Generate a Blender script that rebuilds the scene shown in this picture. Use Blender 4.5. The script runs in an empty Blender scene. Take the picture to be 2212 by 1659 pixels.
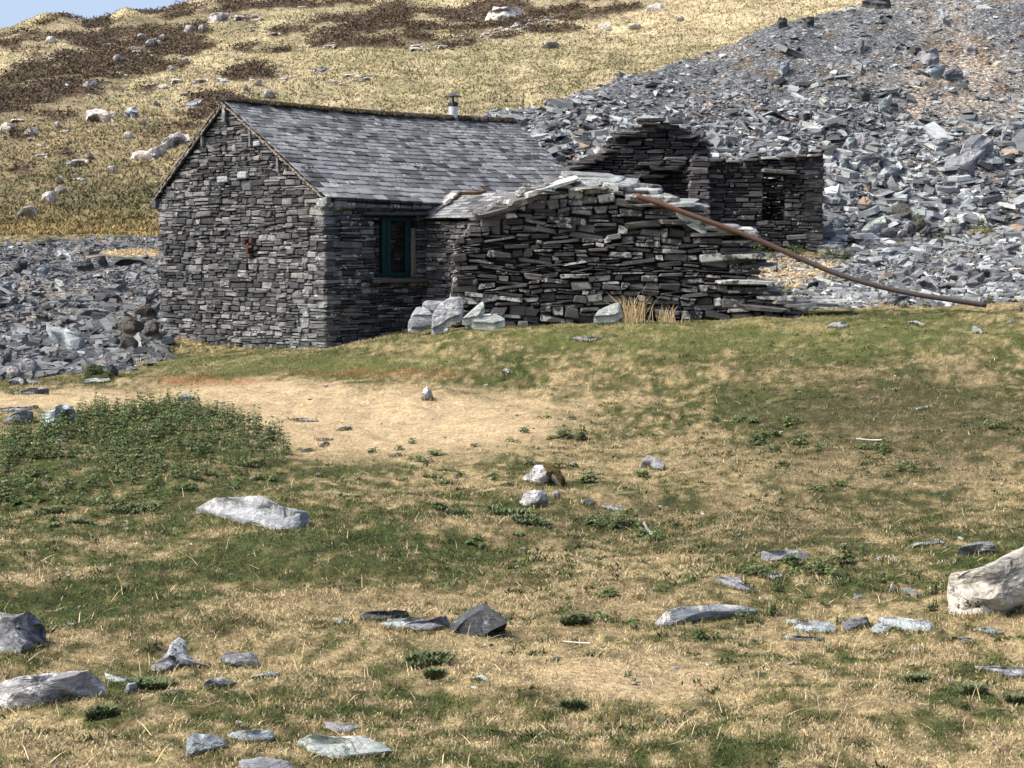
import bpy, math, random
import numpy as np
from mathutils import Vector

# ------------------------------------------------------------------ camera, sky, sun
F = 4200.0                      # focal length in units of a 2212 px wide picture
PITCH = math.atan(299.0 / F)
sc = bpy.context.scene
cam = bpy.data.cameras.new("camera"); camo = bpy.data.objects.new("camera", cam)
sc.collection.objects.link(camo); sc.camera = camo
cam.sensor_width = 36.0; cam.lens = 36.0 * F / 2212.0
cam.clip_start = 0.1; cam.clip_end = 3000.0
camo.location = (0, 0, 0); camo.rotation_euler = (math.pi / 2 - PITCH, 0, 0)

SUN_EL = math.radians(50); SUN_AZ = math.radians(-110)      # azimuth from +Y, negative = left
world = bpy.data.worlds.new("World"); sc.world = world; world.use_nodes = True
wn = world.node_tree.nodes; wl = world.node_tree.links
sky = wn.new("ShaderNodeTexSky"); sky.sky_type = 'NISHITA'; sky.sun_disc = False
sky.sun_elevation = SUN_EL; sky.sun_rotation = SUN_AZ
sky.air_density = 0.6; sky.dust_density = 4.0; sky.ozone_density = 0.6
bg = wn["Background"]; bg.inputs[1].default_value = 0.15
wl.new(sky.outputs[0], bg.inputs[0])
sd = bpy.data.lights.new("sun", 'SUN'); sd.energy = 2.3; sd.angle = math.radians(20.0); sd.color = (1.0, 0.94, 0.84)
so = bpy.data.objects.new("sun", sd); sc.collection.objects.link(so)
sv = Vector((math.sin(SUN_AZ) * math.cos(SUN_EL), math.cos(SUN_AZ) * math.cos(SUN_EL), math.sin(SUN_EL)))
so.rotation_euler = sv.to_track_quat('Z', 'Y').to_euler(); so.location = sv * 60
sc.view_settings.view_transform = 'Standard'; sc.view_settings.look = 'None'
sc.view_settings.exposure = 1.05; sc.view_settings.gamma = 1.0
sc.cycles.max_bounces = 5; sc.cycles.diffuse_bounces = 3

R = np.random.default_rng(7); random.seed(7)
COL = sc.collection

# ------------------------------------------------------------------ picture <-> world
CT, ST = math.cos(PITCH), math.sin(PITCH)
def ray(dx, dy):
    cx = (np.asarray(dx, float) - 1106) / F; cy = (829 - np.asarray(dy, float)) / F
    return cx, CT + cy * ST, -ST + cy * CT
def proj(x, y, z):
    df = np.maximum(y * CT - z * ST, 0.05); du = y * ST + z * CT
    return 1106 + F * x / df, 829 - F * du / df
def at(dx, dy, Y):
    a, b, c = ray(dx, dy); return np.array([a / b * Y, Y, c / b * Y])

def hsh(ix, iy, s):
    h = (ix.astype(np.int64) * 374761393 + iy.astype(np.int64) * 668265263 + s * 974634777) & 0xffffffff
    h = ((h ^ (h >> 13)) * 1274126177) & 0xffffffff
    return ((h ^ (h >> 16)) & 0xffffff) / 16777215.0
def vn(x, y, s=0):
    x = np.asarray(x, float); y = np.asarray(y, float)
    ix = np.floor(x); iy = np.floor(y); fx = x - ix; fy = y - iy
    fx = fx * fx * (3 - 2 * fx); fy = fy * fy * (3 - 2 * fy)
    a = hsh(ix, iy, s); b = hsh(ix + 1, iy, s); c = hsh(ix, iy + 1, s); d = hsh(ix + 1, iy + 1, s)
    return (a * (1 - fx) + b * fx) * (1 - fy) + (c * (1 - fx) + d * fx) * fy
def fbm(x, y, s=0, o=4):
    t = 0; a = 0.5; n = 0
    for i in range(o):
        t = t + a * vn(x * 2 ** i, y * 2 ** i, s + i * 17); n += a; a *= 0.5
    return t / n
def ss(e0, e1, x):
    t = np.clip((x - e0) / (e1 - e0), 0, 1); return t * t * (3 - 2 * t)
def pip(px, py, poly):
    px = np.asarray(px, float); py = np.asarray(py, float); ins = np.zeros(px.shape, bool)
    n = len(poly)
    for i in range(n):
        x1, y1 = poly[i]; x2, y2 = poly[(i + 1) % n]
        if y1 == y2: continue
        c = ((y1 > py) != (y2 > py)) & (px < (x2 - x1) * (py - y1) / (y2 - y1) + x1)
        ins ^= c
    return ins

# ------------------------------------------------------------------ height of the land
TX = [-400, 0, 350, 700, 1000, 1400, 1800, 2212, 2600]
TAB = [  # distance, picture row at which the ground lies, per column
 (9.5, [1680] * 9), (13, [1390] * 9), (17, [1195, 1195, 1192, 1185, 1190, 1195, 1190, 1185, 1180]),
 (22, [1050, 1045, 1045, 1040, 1055, 1065, 1060, 1040, 1030]),
 (27, [940, 930, 925, 940, 955, 960, 930, 905, 890]),
 (31, [870, 866, 866, 868, 868, 850, 815, 800, 790]),
 (34, [842, 841, 842, 822, 785, 752, 735, 722, 710]),
 (36.5, [825, 822, 800, 770, 716, 697, 685, 668, 655]),
 (38.5, [812, 810, 784, 757, 707, 690, 670, 650, 640]),
 (41, [785, 785, 772, 750, 702, 676, 636, 622, 610]),
 (45, [700, 705, 706, 700, 680, 630, 592, 575, 560]),
 (50, [600, 605, 615, 600, 585, 530, 520, 515, 500]),
 (56, [548, 545, 535, 525, 515, 495, 480, 470, 460]),
 (65, [530, 524, 510, 505, 500, 480, 465, 450, 440]),
 (75, [485, 480, 470, 465, 455, 440, 420, 400, 380]),
 (90, [395, 390, 380, 370, 360, 345, 320, 300, 280]),
 (110, [270, 265, 255, 245, 235, 210, 180, 150, 130]),
 (130, [175, 175, 160, 145, 130, 100, 70, 40, 0]),
 (150, [115, 100, 75, 55, 40, 0, -40, -80, -120])]
SKY = [(-400, 150), (-60, 100), (0, 66), (40, 50), (75, 32), (110, 22), (150, 20), (180, 30), (205, 33), (235, 24), (255, 10), (285, 1), (310, 12), (345, 5), (400, -8), (600, -30), (1000, -60), (2000, -160), (2600, -240)]
def y2z(yy, Y): return -Y * np.tan(PITCH + np.arctan((yy - 829) / F))
na = 700; nY = 700
AG = np.linspace(-1200, 3400, na); LG = np.linspace(math.log(2.5), math.log(400), nY)
_rows = []; _ys = []
for Y, r in TAB:
    _rows.append(y2z(np.interp(AG, TX, r), Y)); _ys.append(math.log(Y))
_rows.insert(0, np.full(na, -2.35)); _ys.insert(0, math.log(5.0))
_rows.insert(0, np.full(na, -2.1)); _ys.insert(0, math.log(2.5))
sk = y2z(np.interp(AG, [a for a, b in SKY], [b for a, b in SKY]) , 166)
_rows.append(sk); _ys.append(math.log(166)); 
_rows.append(sk - 4); _ys.append(math.log(190)); _rows.append(sk - 22); _ys.append(math.log(400))
_rows = np.array(_rows); _ys = np.array(_ys)
HG = np.empty((nY, na))
for j in range(na): HG[:, j] = np.interp(LG, _ys, _rows[:, j])
def blur(a, n):
    for _ in range(n):
        p = np.pad(a, ((1, 1), (0, 0)), 'edge'); a = (p[:-2] + 2 * p[1:-1] + p[2:]) / 4
    return a
HG = blur(HG, 30)
def Hb(x, Y):
    a = 1106 + F * x / np.maximum(Y, .1); u = np.clip((a - AG[0]) / (AG[1] - AG[0]), 0, na - 1.001)
    v = np.clip((np.log(np.maximum(Y, 2.5)) - LG[0]) / (LG[1] - LG[0]), 0, nY - 1.001)
    i = u.astype(int); j = v.astype(int); fu = u - i; fv = v - j
    return (HG[j, i] * (1 - fu) + HG[j, i + 1] * fu) * (1 - fv) + (HG[j + 1, i] * (1 - fu) + HG[j + 1, i + 1] * fu) * fv
def H(x, Y):
    x = np.asarray(x, float); Y = np.asarray(Y, float)
    z = Hb(x, Y)
    near = 1 - ss(36, 42, Y)
    z = z + (fbm(x * .45, Y * .45, 3, 3) - .5) * .30 * near * (ss(5, 12, Y))
    z = z + (fbm(x * 1.9, Y * 1.9, 5, 4) - .5) * .12 * near + (vn(x * 6.5, Y * 6.5, 6) - .5) * .022 * near
    mid = ss(40, 44, Y) * (1 - ss(60, 66, Y))
    z = z + (fbm(x * .8, Y * .8, 8, 4) - .5) * .45 * mid
    far = ss(60, 75, Y)
    z = z + (fbm(x * .09, Y * .09, 11, 5) - .5) * 2.2 * far + (fbm(x * .5, Y * .5, 12, 4) - .5) * .7 * far
    dX, dY = proj(x, Y, z)
    # small rocky crags that stand out of the skyline
    z = z + .35 * np.exp(-((dX - 285) / 28) ** 2 - ((Y - 160) / 7) ** 2) + .2 * np.exp(-((dX - 130) / 40) ** 2 - ((Y - 160) / 8) ** 2)
    return z
# slate tip: crest line in the plan (picture x -> distance, picture y)
CR = [(980, 60.0, 285), (1041, 54.0, 236), (1110, 53.0, 246), (1183, 53.5, 226), (1275, 55, 194), (1321, 56, 172), (1463, 59, 134), (1540, 60.5, 104), (1601, 61.5, 81), (1674, 62.5, 54), (1762, 64, 38), (1871, 66, 3), (2000, 69, -40), (2212, 74, -120), (2700, 84, -330)]
cxx = [c[0] for c in CR]; cY = [c[1] for c in CR]; cZ = [float(y2z(c[2], c[1])) for c in CR]
BASEY = [(980, 52.0), (1110, 49.5), (1300, 49.2), (1500, 49.8), (1760, 50.2), (1900, 51.0), (2212, 52.0), (2700, 53)]
BASEZ = [(980, 1.2), (1110, 1.6), (1230, 1.2), (1400, .7), (1600, .35), (1850, .45), (2212, .5), (2700, .6)]
def scree(x, Y):
    x = np.asarray(x, float); Y = np.asarray(Y, float)
    a = 1106 + F * x / Y
    Yc = np.interp(a, cxx, cY); Zc = np.interp(a, cxx, cZ)
    Yb = np.interp(a, [b[0] for b in BASEY], [b[1] for b in BASEY]); Zb = np.interp(a, [b[0] for b in BASEZ], [b[1] for b in BASEZ])
    t = (Y - Yb) / (Yc - Yb)
    tt = np.clip(t, -.4, 1)
    prof = tt + .10 * np.sin(np.clip(tt, 0, 1) * math.pi) 
    z = Zb + (Zc - Zb) * prof
    z = np.where(t > 1, Zc - (Y - Yc) * .7, z)
    z = np.where(t < 0, Zb + (Y - Yb) * .9, z)
    z = z + (fbm(x * .5, Y * .5, 21, 4) - .5) * .8 * ss(0, .15, t) * (1 - .5 * ss(.85, 1, t)) + (fbm(x * 2.4, Y * 2.4, 25, 3) - .5) * .22
    z = z - ss(1060, 1000, a) * 3
    wt = np.interp(a, [1196, 1224, 1268, 1303, 1322, 1339, 1372, 1402, 1427, 1454, 1473, 1498, 1525], [371, 358, 352, 338, 317, 297, 284, 269, 267, 270, 289, 299, 311])
    zw = y2z(wt, 49.2) - .10 + (Y - 49.6) * .2 - np.maximum(Y - 51.5, 0) * 1.6 - .5 * ss(1470, 1530, a) * (Y - 49.5)
    z = np.where((Y > 49.55) & (a > 1180) & (a < 1530), np.maximum(z, zw), z)
    return z
def S(x, Y): return np.maximum(H(x, Y), scree(x, Y))

YS = np.exp(np.linspace(math.log(4), math.log(200), 2600))
def hit(dx, dy, fn=None):
    fn = fn or S
    a, b, c = ray(float(dx), float(dy)); x = a / b * YS; z = c / b * YS
    g = fn(x, YS) - z
    k = np.argmax(g > 0)
    if g[k] <= 0: k = len(YS) - 1
    k = max(k, 1); t = g[k - 1] / (g[k - 1] - g[k] + 1e-9); Y = YS[k - 1] + (YS[k] - YS[k - 1]) * min(max(t, 0), 1)
    return np.array([a / b * Y, Y, c / b * Y])

# ------------------------------------------------------------------ mesh helpers
def mesh(name, V, polys, mat, col=None, parent=None, smooth=False, loc=None):
    """V (n,3); polys list of int arrays (m,k); col (n,3)."""
    me = bpy.data.meshes.new(name); V = np.asarray(V, np.float32)
    if loc is not None: V = V - np.asarray(loc, np.float32)
    me.vertices.add(len(V)); me.vertices.foreach_set("co", V.ravel())
    polys = [np.asarray(p, np.int32) for p in polys if len(p)]
    li = np.concatenate([p.ravel() for p in polys]); tot = np.concatenate([np.full(len(p), p.shape[1], np.int32) for p in polys])
    st = np.concatenate([[0], np.cumsum(tot)[:-1]]).astype(np.int32)
    me.loops.add(len(li)); me.loops.foreach_set("vertex_index", li)
    me.polygons.add(len(tot)); me.polygons.foreach_set("loop_start", st)
    me.polygons.foreach_set("use_smooth", np.full(len(tot), smooth, bool))
    me.update(calc_edges=True); me.validate()
    if col is not None:
        at_ = me.color_attributes.new("tint", 'FLOAT_COLOR', 'POINT')
        c4 = np.ones((len(V), 4), np.float32); c4[:, :3] = col; at_.data.foreach_set("color", c4.ravel())
    me.materials.append(mat)
    o = bpy.data.objects.new(name, me); COL.objects.link(o)
    if loc is not None: o.location = loc
    if parent: o.parent = parent
    return o
def tag(o, label=None, cat=None, group=None, kind=None):
    if label: o['label'] = label
    if cat: o['category'] = cat
    if group: o['group'] = group
    if kind: o['kind'] = kind
    return o
def empty(name, loc, label, cat, group=None):
    o = bpy.data.objects.new(name, None); COL.objects.link(o); o.location = loc; o.empty_display_size = .2
    return tag(o, label, cat, group)
# chamfered stone template: 24 verts as weights on 8 corners
_t = []
for sx in (-1, 1):
    for sy in (-1, 1):
        for sz in (-1, 1):
            for ax in range(3):
                v = [sx, sy, sz]; c = [.86, .80, .72]
                w = [v[k] * (1 if k == ax else c[k]) for k in range(3)]
                _t.append(w)
_t = np.array(_t)
_corn = np.array([(sx, sy, sz) for sx in (-1, 1) for sy in (-1, 1) for sz in (-1, 1)])
WT = np.prod((1 + _t[:, None, :] * _corn[None]) / 2, axis=2)        # 24x8
def _hull():
    import bmesh
    bm = bmesh.new(); vs = [bm.verts.new(p) for p in _t]; bm.verts.index_update()
    r = bmesh.ops.convex_hull(bm, input=vs)
    bmesh.ops.dissolve_limit(bm, angle_limit=.01, verts=bm.verts, edges=bm.edges)
    bm.verts.index_update()
    co = np.array([v.co[:] for v in bm.verts]); mp = [int(np.argmin(((_t - c) ** 2).sum(1))) for c in co]
    f3 = []; f4 = []
    for f in bm.faces:
        ids = [mp[v.index] for v in f.verts]
        (f3 if len(ids) == 3 else f4).append(ids)
    bm.free(); return np.array(f3), np.array([q for q in f4 if len(q) == 4])
T3, T4 = _hull()
def stones(C):
    """C (N,8,3) corners -> verts, polys"""
    N = len(C); V = np.einsum('tc,ncd->ntd', WT, C).reshape(-1, 3)
    off = (np.arange(N) * 24)[:, None, None]
    return V, [(T4[None] + off).reshape(-1, 4), (T3[None] + off).reshape(-1, 3)]
def boxes(cen, ax, ay, az, jit=0.0, rng=R):
    """cen (N,3), half-vectors (N,3) each -> corners"""
    C = cen[:, None] + _corn[None, :, 0:1] * ax[:, None] + _corn[None, :, 1:2] * ay[:, None] + _corn[None, :, 2:3] * az[:, None]
    if np.ndim(jit) > 0 or jit > 0:
        C = C + rng.uniform(-1, 1, C.shape) * np.reshape(jit, (-1, 1, 1) if np.ndim(jit) else (1, 1, 1))
    return C

# ------------------------------------------------------------------ materials
class NT:
    def __init__(s, name, rough=.85, spec=.25):
        s.m = bpy.data.materials.new(name); s.m.use_nodes = True; s.t = s.m.node_tree; s.n = s.t.nodes; s.l = s.t.links
        s.b = s.n["Principled BSDF"]; s.b.inputs["Roughness"].default_value = rough
        s.b.inputs["Specular IOR Level"].default_value = spec
        s.tc = s.n.new("ShaderNodeTexCoord").outputs["Object"]
    def lk(s, a, b):
        if isinstance(a, (int, float)): b.default_value = a
        elif isinstance(a, (tuple, list)): b.default_value = (*a, 1) if len(a) == 3 and b.type == 'RGBA' else a
        else: s.l.new(a, b)
    def mapp(s, scale, rot=(0, 0, 0), vec=None):
        m = s.n.new("ShaderNodeMapping"); m.inputs["Scale"].default_value = scale; m.inputs["Rotation"].default_value = rot
        s.l.new(vec or s.tc, m.inputs[0]); return m.outputs[0]
    def noise(s, sc_, det=4, rough=.6, vec=None, dist=0):
        t = s.n.new("ShaderNodeTexNoise"); t.inputs["Scale"].default_value = sc_; t.inputs["Detail"].default_value = det
        t.inputs["Roughness"].default_value = rough; t.inputs["Distortion"].default_value = dist
        s.l.new(vec or s.tc, t.inputs["Vector"]); return t.outputs["Fac"]
    def vor(s, sc_, vec=None, out="Distance", rnd=1, feat='F1'):
        t = s.n.new("ShaderNodeTexVoronoi"); t.inputs["Scale"].default_value = sc_; t.inputs["Randomness"].default_value = rnd
        t.feature = feat
        s.l.new(vec or s.tc, t.inputs["Vector"]); return t.outputs[out]
    def mr(s, x, a, b, c=0., d=1.):
        t = s.n.new("ShaderNodeMapRange"); s.lk(x, t.inputs[0])
        for i, v in enumerate((a, b, c, d)): t.inputs[i + 1].default_value = v
        return t.outputs[0]
    def mth(s, op, a, b=0.):
        t = s.n.new("ShaderNodeMath"); t.operation = op; s.lk(a, t.inputs[0]); s.lk(b, t.inputs[1]); return t.outputs[0]
    def mix(s, f, a, b, mode='MIX'):
        t = s.n.new("ShaderNodeMix"); t.data_type = 'RGBA'; t.blend_type = mode
        s.lk(f, t.inputs[0]); s.lk(a, t.inputs[6]); s.lk(b, t.inputs[7]); return t.outputs[2]
    def ramp(s, x, pts):
        t = s.n.new("ShaderNodeValToRGB"); e = t.color_ramp.elements
        while len(e) < len(pts): e.new(.5)
        for i, (p, c) in enumerate(pts): e[i].position = p; e[i].color = (*c, 1) if len(c) == 3 else c
        s.lk(x, t.inputs[0]); return t.outputs[0]
    def att(s):
        t = s.n.new("ShaderNodeAttribute"); t.attribute_name = "tint"; return t.outputs["Color"]
    def sep(s, c):
        t = s.n.new("ShaderNodeSeparateColor"); s.l.new(c, t.inputs[0]); return t.outputs
    def bump(s, h, st, dist):
        t = s.n.new("ShaderNodeBump"); t.inputs["Strength"].default_value = st; t.inputs["Distance"].default_value = dist
        s.l.new(h, t.inputs["Height"]); s.l.new(t.outputs[0], s.b.inputs["Normal"])
    def out(s, c): s.lk(c, s.b.inputs["Base Color"]); return s.m

def stone_mat(name, pal, lichen=(.55, .56, .52), lich_amt=.5, bumpd=.02, rough=.8, yellow=False, contrast=.5, lscale=9, strata=(3, 3, 26)):
    m = NT(name, rough, .3); t = m.sep(m.att())
    c = m.ramp(t[0], pal)
    n1 = m.noise(5, 8, .7); n2 = m.noise(1.0, 6, .65, m.mapp(strata), .3)
    c = m.mix(1, c, m.ramp(n1, [(.25, (1 - contrast,) * 3), (.75, (1 + contrast,) * 3)]), 'MULTIPLY')
    c = m.mix(1, c, m.ramp(n2, [(.3, (.7,) * 3), (.7, (1.25,) * 3)]), 'MULTIPLY')
    ln = m.noise(lscale, 8, .75)
    th = m.mth('SUBTRACT', .80, m.mth('MULTIPLY', t[1], .34 * lich_amt * 2))
    msk = m.mr(m.mth('SUBTRACT', ln, th), 0, .05)
    c = m.mix(m.mth('MULTIPLY', msk, .85), c, lichen)
    c = m.mix(m.mth('MULTIPLY', m.mr(m.noise(lscale * 2.6, 3, .7), .66, .70), m.mr(t[2], .2, .9, .1, .7)), c, lichen)
    if yellow:
        ym = m.mr(m.noise(4.3, 3, .6, m.mapp((1, 1, 1), (1, 2, 3))), .735, .76)
        c = m.mix(m.mth('MULTIPLY', ym, m.mr(t[2], .5, .8)), c, (.55, .58, .12))
    h = m.mth('ADD', n1, m.mth('MULTIPLY', n2, .8)); m.bump(h, .9, bumpd)
    return m.out(c)
SL = stone_mat("weathered_slate", [(0, (.025, .026, .027)), (.35, (.066, .069, .072)), (.6, (.125, .129, .13)), (.8, (.20, .20, .192)), (1, (.19, .225, .225))], lich_amt=.44, contrast=.65)
SLR = stone_mat("ruin_slate", [(0, (.03, .03, .03)), (.4, (.085, .083, .08)), (.75, (.14, .138, .133)), (.9, (.19, .20, .196)), (1, (.27, .305, .305))], lich_amt=.58, lichen=(.44, .45, .42), yellow=True, lscale=9, contrast=.6)
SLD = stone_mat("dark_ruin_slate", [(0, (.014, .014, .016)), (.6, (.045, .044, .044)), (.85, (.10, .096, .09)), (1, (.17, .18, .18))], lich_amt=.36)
SCR = stone_mat("tip_slate", [(0, (.035, .037, .04)), (.25, (.10, .108, .112)), (.6, (.20, .216, .22)), (.86, (.36, .39, .395)), (.93, (.52, .55, .55)), (.96, (.38, .34, .29)), (1, (.27, .20, .15))], lich_amt=.3, contrast=.3, rough=.65)
ROOF = stone_mat("roof_slate", [(0, (.042, .042, .043)), (.3, (.092, .094, .096)), (.6, (.155, .160, .163)), (.85, (.22, .235, .24)), (1, (.25, .235, .21))], lich_amt=.5, contrast=.35, rough=.6, bumpd=.008, lscale=14, lichen=(.42, .43, .42))
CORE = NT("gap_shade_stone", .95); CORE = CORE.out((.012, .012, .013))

def rock_mat(name, a, b, lich, amt, sc_=6, strata=(4, 4, 30), moss=None):
    m = NT(name, .75, .3)
    n1 = m.noise(sc_, 10, .72); n2 = m.noise(1, 8, .7, m.mapp(strata, (.15, .1, .3)), .4)
    c = m.mix(m.mr(n2, .3, .7), a, b)
    c = m.mix(m.mr(n1, .68 - amt * .4, .76 - amt * .4), c, lich)
    c = m.mix(1, c, m.ramp(m.noise(sc_ * 5, 6, .7), [(.3, (.72,) * 3), (.7, (1.2,) * 3)]), 'MULTIPLY')
    cr = m.mth('ABSOLUTE', m.mth('SUBTRACT', m.noise(sc_ * .55, 5, .6, m.mapp((1, 1, 2.2), (.4, .2, .1)), .8), .5))
    c = m.mix(m.mr(cr, 0, .014, .75, 0), c, (.03, .03, .028))
    c = m.mix(m.mth('MULTIPLY', m.mr(m.noise(sc_ * 6, 4, .8), .60, .66), .55), c, m.mix(.5, a, (.05, .05, .05)))
    if moss is not None:
        c = m.mix(m.mr(m.noise(7, 5, .7), .60, .64), c, moss)
    m.bump(m.mth('ADD', n1, n2), 1.0, .03)
    return m.out(c)
RM = {
 'blue': rock_mat("blue_grey_slate", (.25, .29, .305), (.41, .46, .475), (.54, .58, .57), .25),
 'pale': rock_mat("pale_green_slate", (.27, .31, .295), (.43, .48, .45), (.58, .60, .53), .35),
 'grey': rock_mat("grey_slate", (.10, .11, .12), (.22, .235, .25), (.42, .44, .44), .35),
 'light': rock_mat("light_grey_rock", (.18, .20, .225), (.34, .365, .39), (.50, .50, .46), .42),
 'lilac': rock_mat("lilac_slate", (.18, .185, .205), (.31, .32, .34), (.46, .47, .47), .3),
 'dark': rock_mat("dark_slate", (.035, .038, .042), (.10, .11, .115), (.24, .27, .28), .22),
 'white': rock_mat("lichen_white_rock", (.17, .17, .18), (.40, .40, .40), (.66, .68, .68), .5, 5, moss=(.05, .045, .04)),
 'quartz': rock_mat("pale_quartz_rock", (.26, .24, .20), (.46, .45, .39), (.62, .60, .53), .5, 4, (2, 6, 6), moss=(.045, .035, .02)),
 'hill': rock_mat("hill_outcrop_rock", (.25, .225, .20), (.46, .43, .40), (.66, .64, .61), .5, 2, (1, 1, 5)),
 'brown': rock_mat("brown_slate_boulder", (.05, .045, .04), (.12, .11, .09), (.2, .18, .15), .25),
}
def plain(name, c, rough=.8, spec=.3, metal=0, n=8, amp=.35, bumpd=0.0):
    m = NT(name, rough, spec); m.b.inputs["Metallic"].default_value = metal
    nn = m.noise(n, 6, .65)
    if bumpd: m.bump(nn, .8, bumpd)
    return m.out(m.mix(1, c, m.ramp(nn, [(.3, (1 - amp,) * 3), (.7, (1 + amp,) * 3)]), 'MULTIPLY'))
MORTAR = plain("tan_mortar", (.19, .165, .135), n=20, bumpd=.02)
MOSS = plain("brown_green_moss", (.055, .045, .015), n=30, amp=.7, bumpd=.03)
MFR = plain("green_window_paint", (.006, .035, .035), .55, .3, n=20, amp=.25)
METAL = plain("galvanised_flue_metal", (.55, .57, .58), .35, .5, .7, n=12, amp=.25)
METALD = plain("sooty_metal", (.03, .028, .026), .6, .3, .3, n=15)
INT = plain("dark_interior_plaster", (.05, .048, .045), .9)
def m_rust():
    m = NT("rusty_iron", .8, .3)
    n = m.noise(6, 8, .7); n2 = m.noise(25, 6, .7)
    g = m.n.new("ShaderNodeSeparateXYZ"); m.l.new(m.tc, g.inputs[0])
    base = m.mix(m.mr(g.outputs[0], -2.2, 1.5), (.14, .062, .034), (.08, .066, .06))
    c = m.mix(m.mr(n, .35, .65), base, m.mix(.5, base, (.06, .04, .035)))
    c = m.mix(m.mr(n2, .66, .72), c, (.35, .28, .24)); m.bump(n2, .8, .01); return m.out(c)
RUST = m_rust()
def m_glass():
    m = NT("window_glass", .04, .6); m.b.inputs["Alpha"].default_value = 1
    return m.out((.008, .010, .011))
GLASS = m_glass()
def vcol(name, rough=.9, amp=.35, n=30, spec=.1, bump=0., n2=0):
    m = NT(name, rough, spec); c = m.att()
    nn = m.noise(n, 5, .7)
    c = m.mix(1, c, m.ramp(nn, [(.28, (1 - amp,) * 3), (.72, (1 + amp,) * 3)]), 'MULTIPLY')
    if n2:
        c = m.mix(1, c, m.ramp(m.noise(n2, 4, .7), [(.3, (.75,) * 3), (.7, (1.3,) * 3)]), 'MULTIPLY')
    if bump: m.bump(nn, 1, bump)
    return m.out(c)
GROUND = vcol("turf_soil", .95, .65, 22, bump=.03, n2=4)
HILLM = vcol("hill_grass_ground", .95, .5, 3.0, bump=.12, n2=.7)
BLADE = vcol("grass_blades", .7, .12, 40)
LEAFM = vcol("leaf_green", .75, .3, 30, spec=.12)
def m_gravel():
    m = NT("slate_gravel_ground", .9, .2); c = m.att()
    cell = m.vor(16, m.mapp((1, 1, 1.6)), "Color"); s_ = m.sep(cell)
    cell2 = m.sep(m.vor(40, None, "Color"))
    c = m.mix(1, c, m.ramp(s_[0], [(0, (.35,) * 3), (.5, (.8,) * 3), (.85, (1.3,) * 3), (1, (2.1, 2.2, 2.2))]), 'MULTIPLY')
    c = m.mix(1, c, m.ramp(cell2[0], [(0, (.6,) * 3), (1, (1.4,) * 3)]), 'MULTIPLY')
    m.bump(m.mth('ADD', s_[1], m.noise(30, 5)), .8, .06)
    return m.out(c)
GRAV = m_gravel()

# ------------------------------------------------------------------ colour of the ground (turf colours, hill sun patch painted in)
def ell(x, y, cx, cy, rx, ry, soft=.5):
    d = np.sqrt(((x - cx) / rx) ** 2 + ((y - cy) / ry) ** 2); return 1 - ss(1 - soft, 1 + soft, d)
LEFTR = [(-900, 560), (-300, 545), (0, 535), (120, 522), (230, 505), (345, 495), (360, 530), (360, 775), (300, 795), (240, 822), (200, 838), (80, 848), (0, 850), (-900, 860)]
RIGHTR = [(1860, 530), (1990, 505), (2212, 490), (3300, 450), (3300, 640), (2212, 653), (2140, 657), (1760, 668), (1715, 660), (1760, 622), (1850, 590), (1830, 555)]
def rubble_mask(x, y, dX, dY):
    jx = (fbm(x * 1.1, y * 1.1, 31, 3) - .5) * 90; jy = (fbm(x * 1.3, y * 1.3, 37, 3) - .5) * 40
    m = pip(dX + jx, dY + jy * .6, LEFTR) | pip(dX + jx, dY + jy * .6, RIGHTR)
    g = ell(dX, dY, 290, 546, 75, 10, .2) + ell(dX, dY, 1950, 515, 35, 10, .4)
    # loose slate carpets behind the ruin and to its right only
    return m & (y > 37.0) & (y < 64) & (g < .5)
GREEN = np.array((.050, .068, .020)); OLIVE = np.array((.120, .112, .046)); STRAW = np.array((.32, .255, .138)); PALE = np.array((.50, .39, .235)); RUSS = np.array((.23, .11, .045)); BROWN = np.array((.12, .088, .048))
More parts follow.
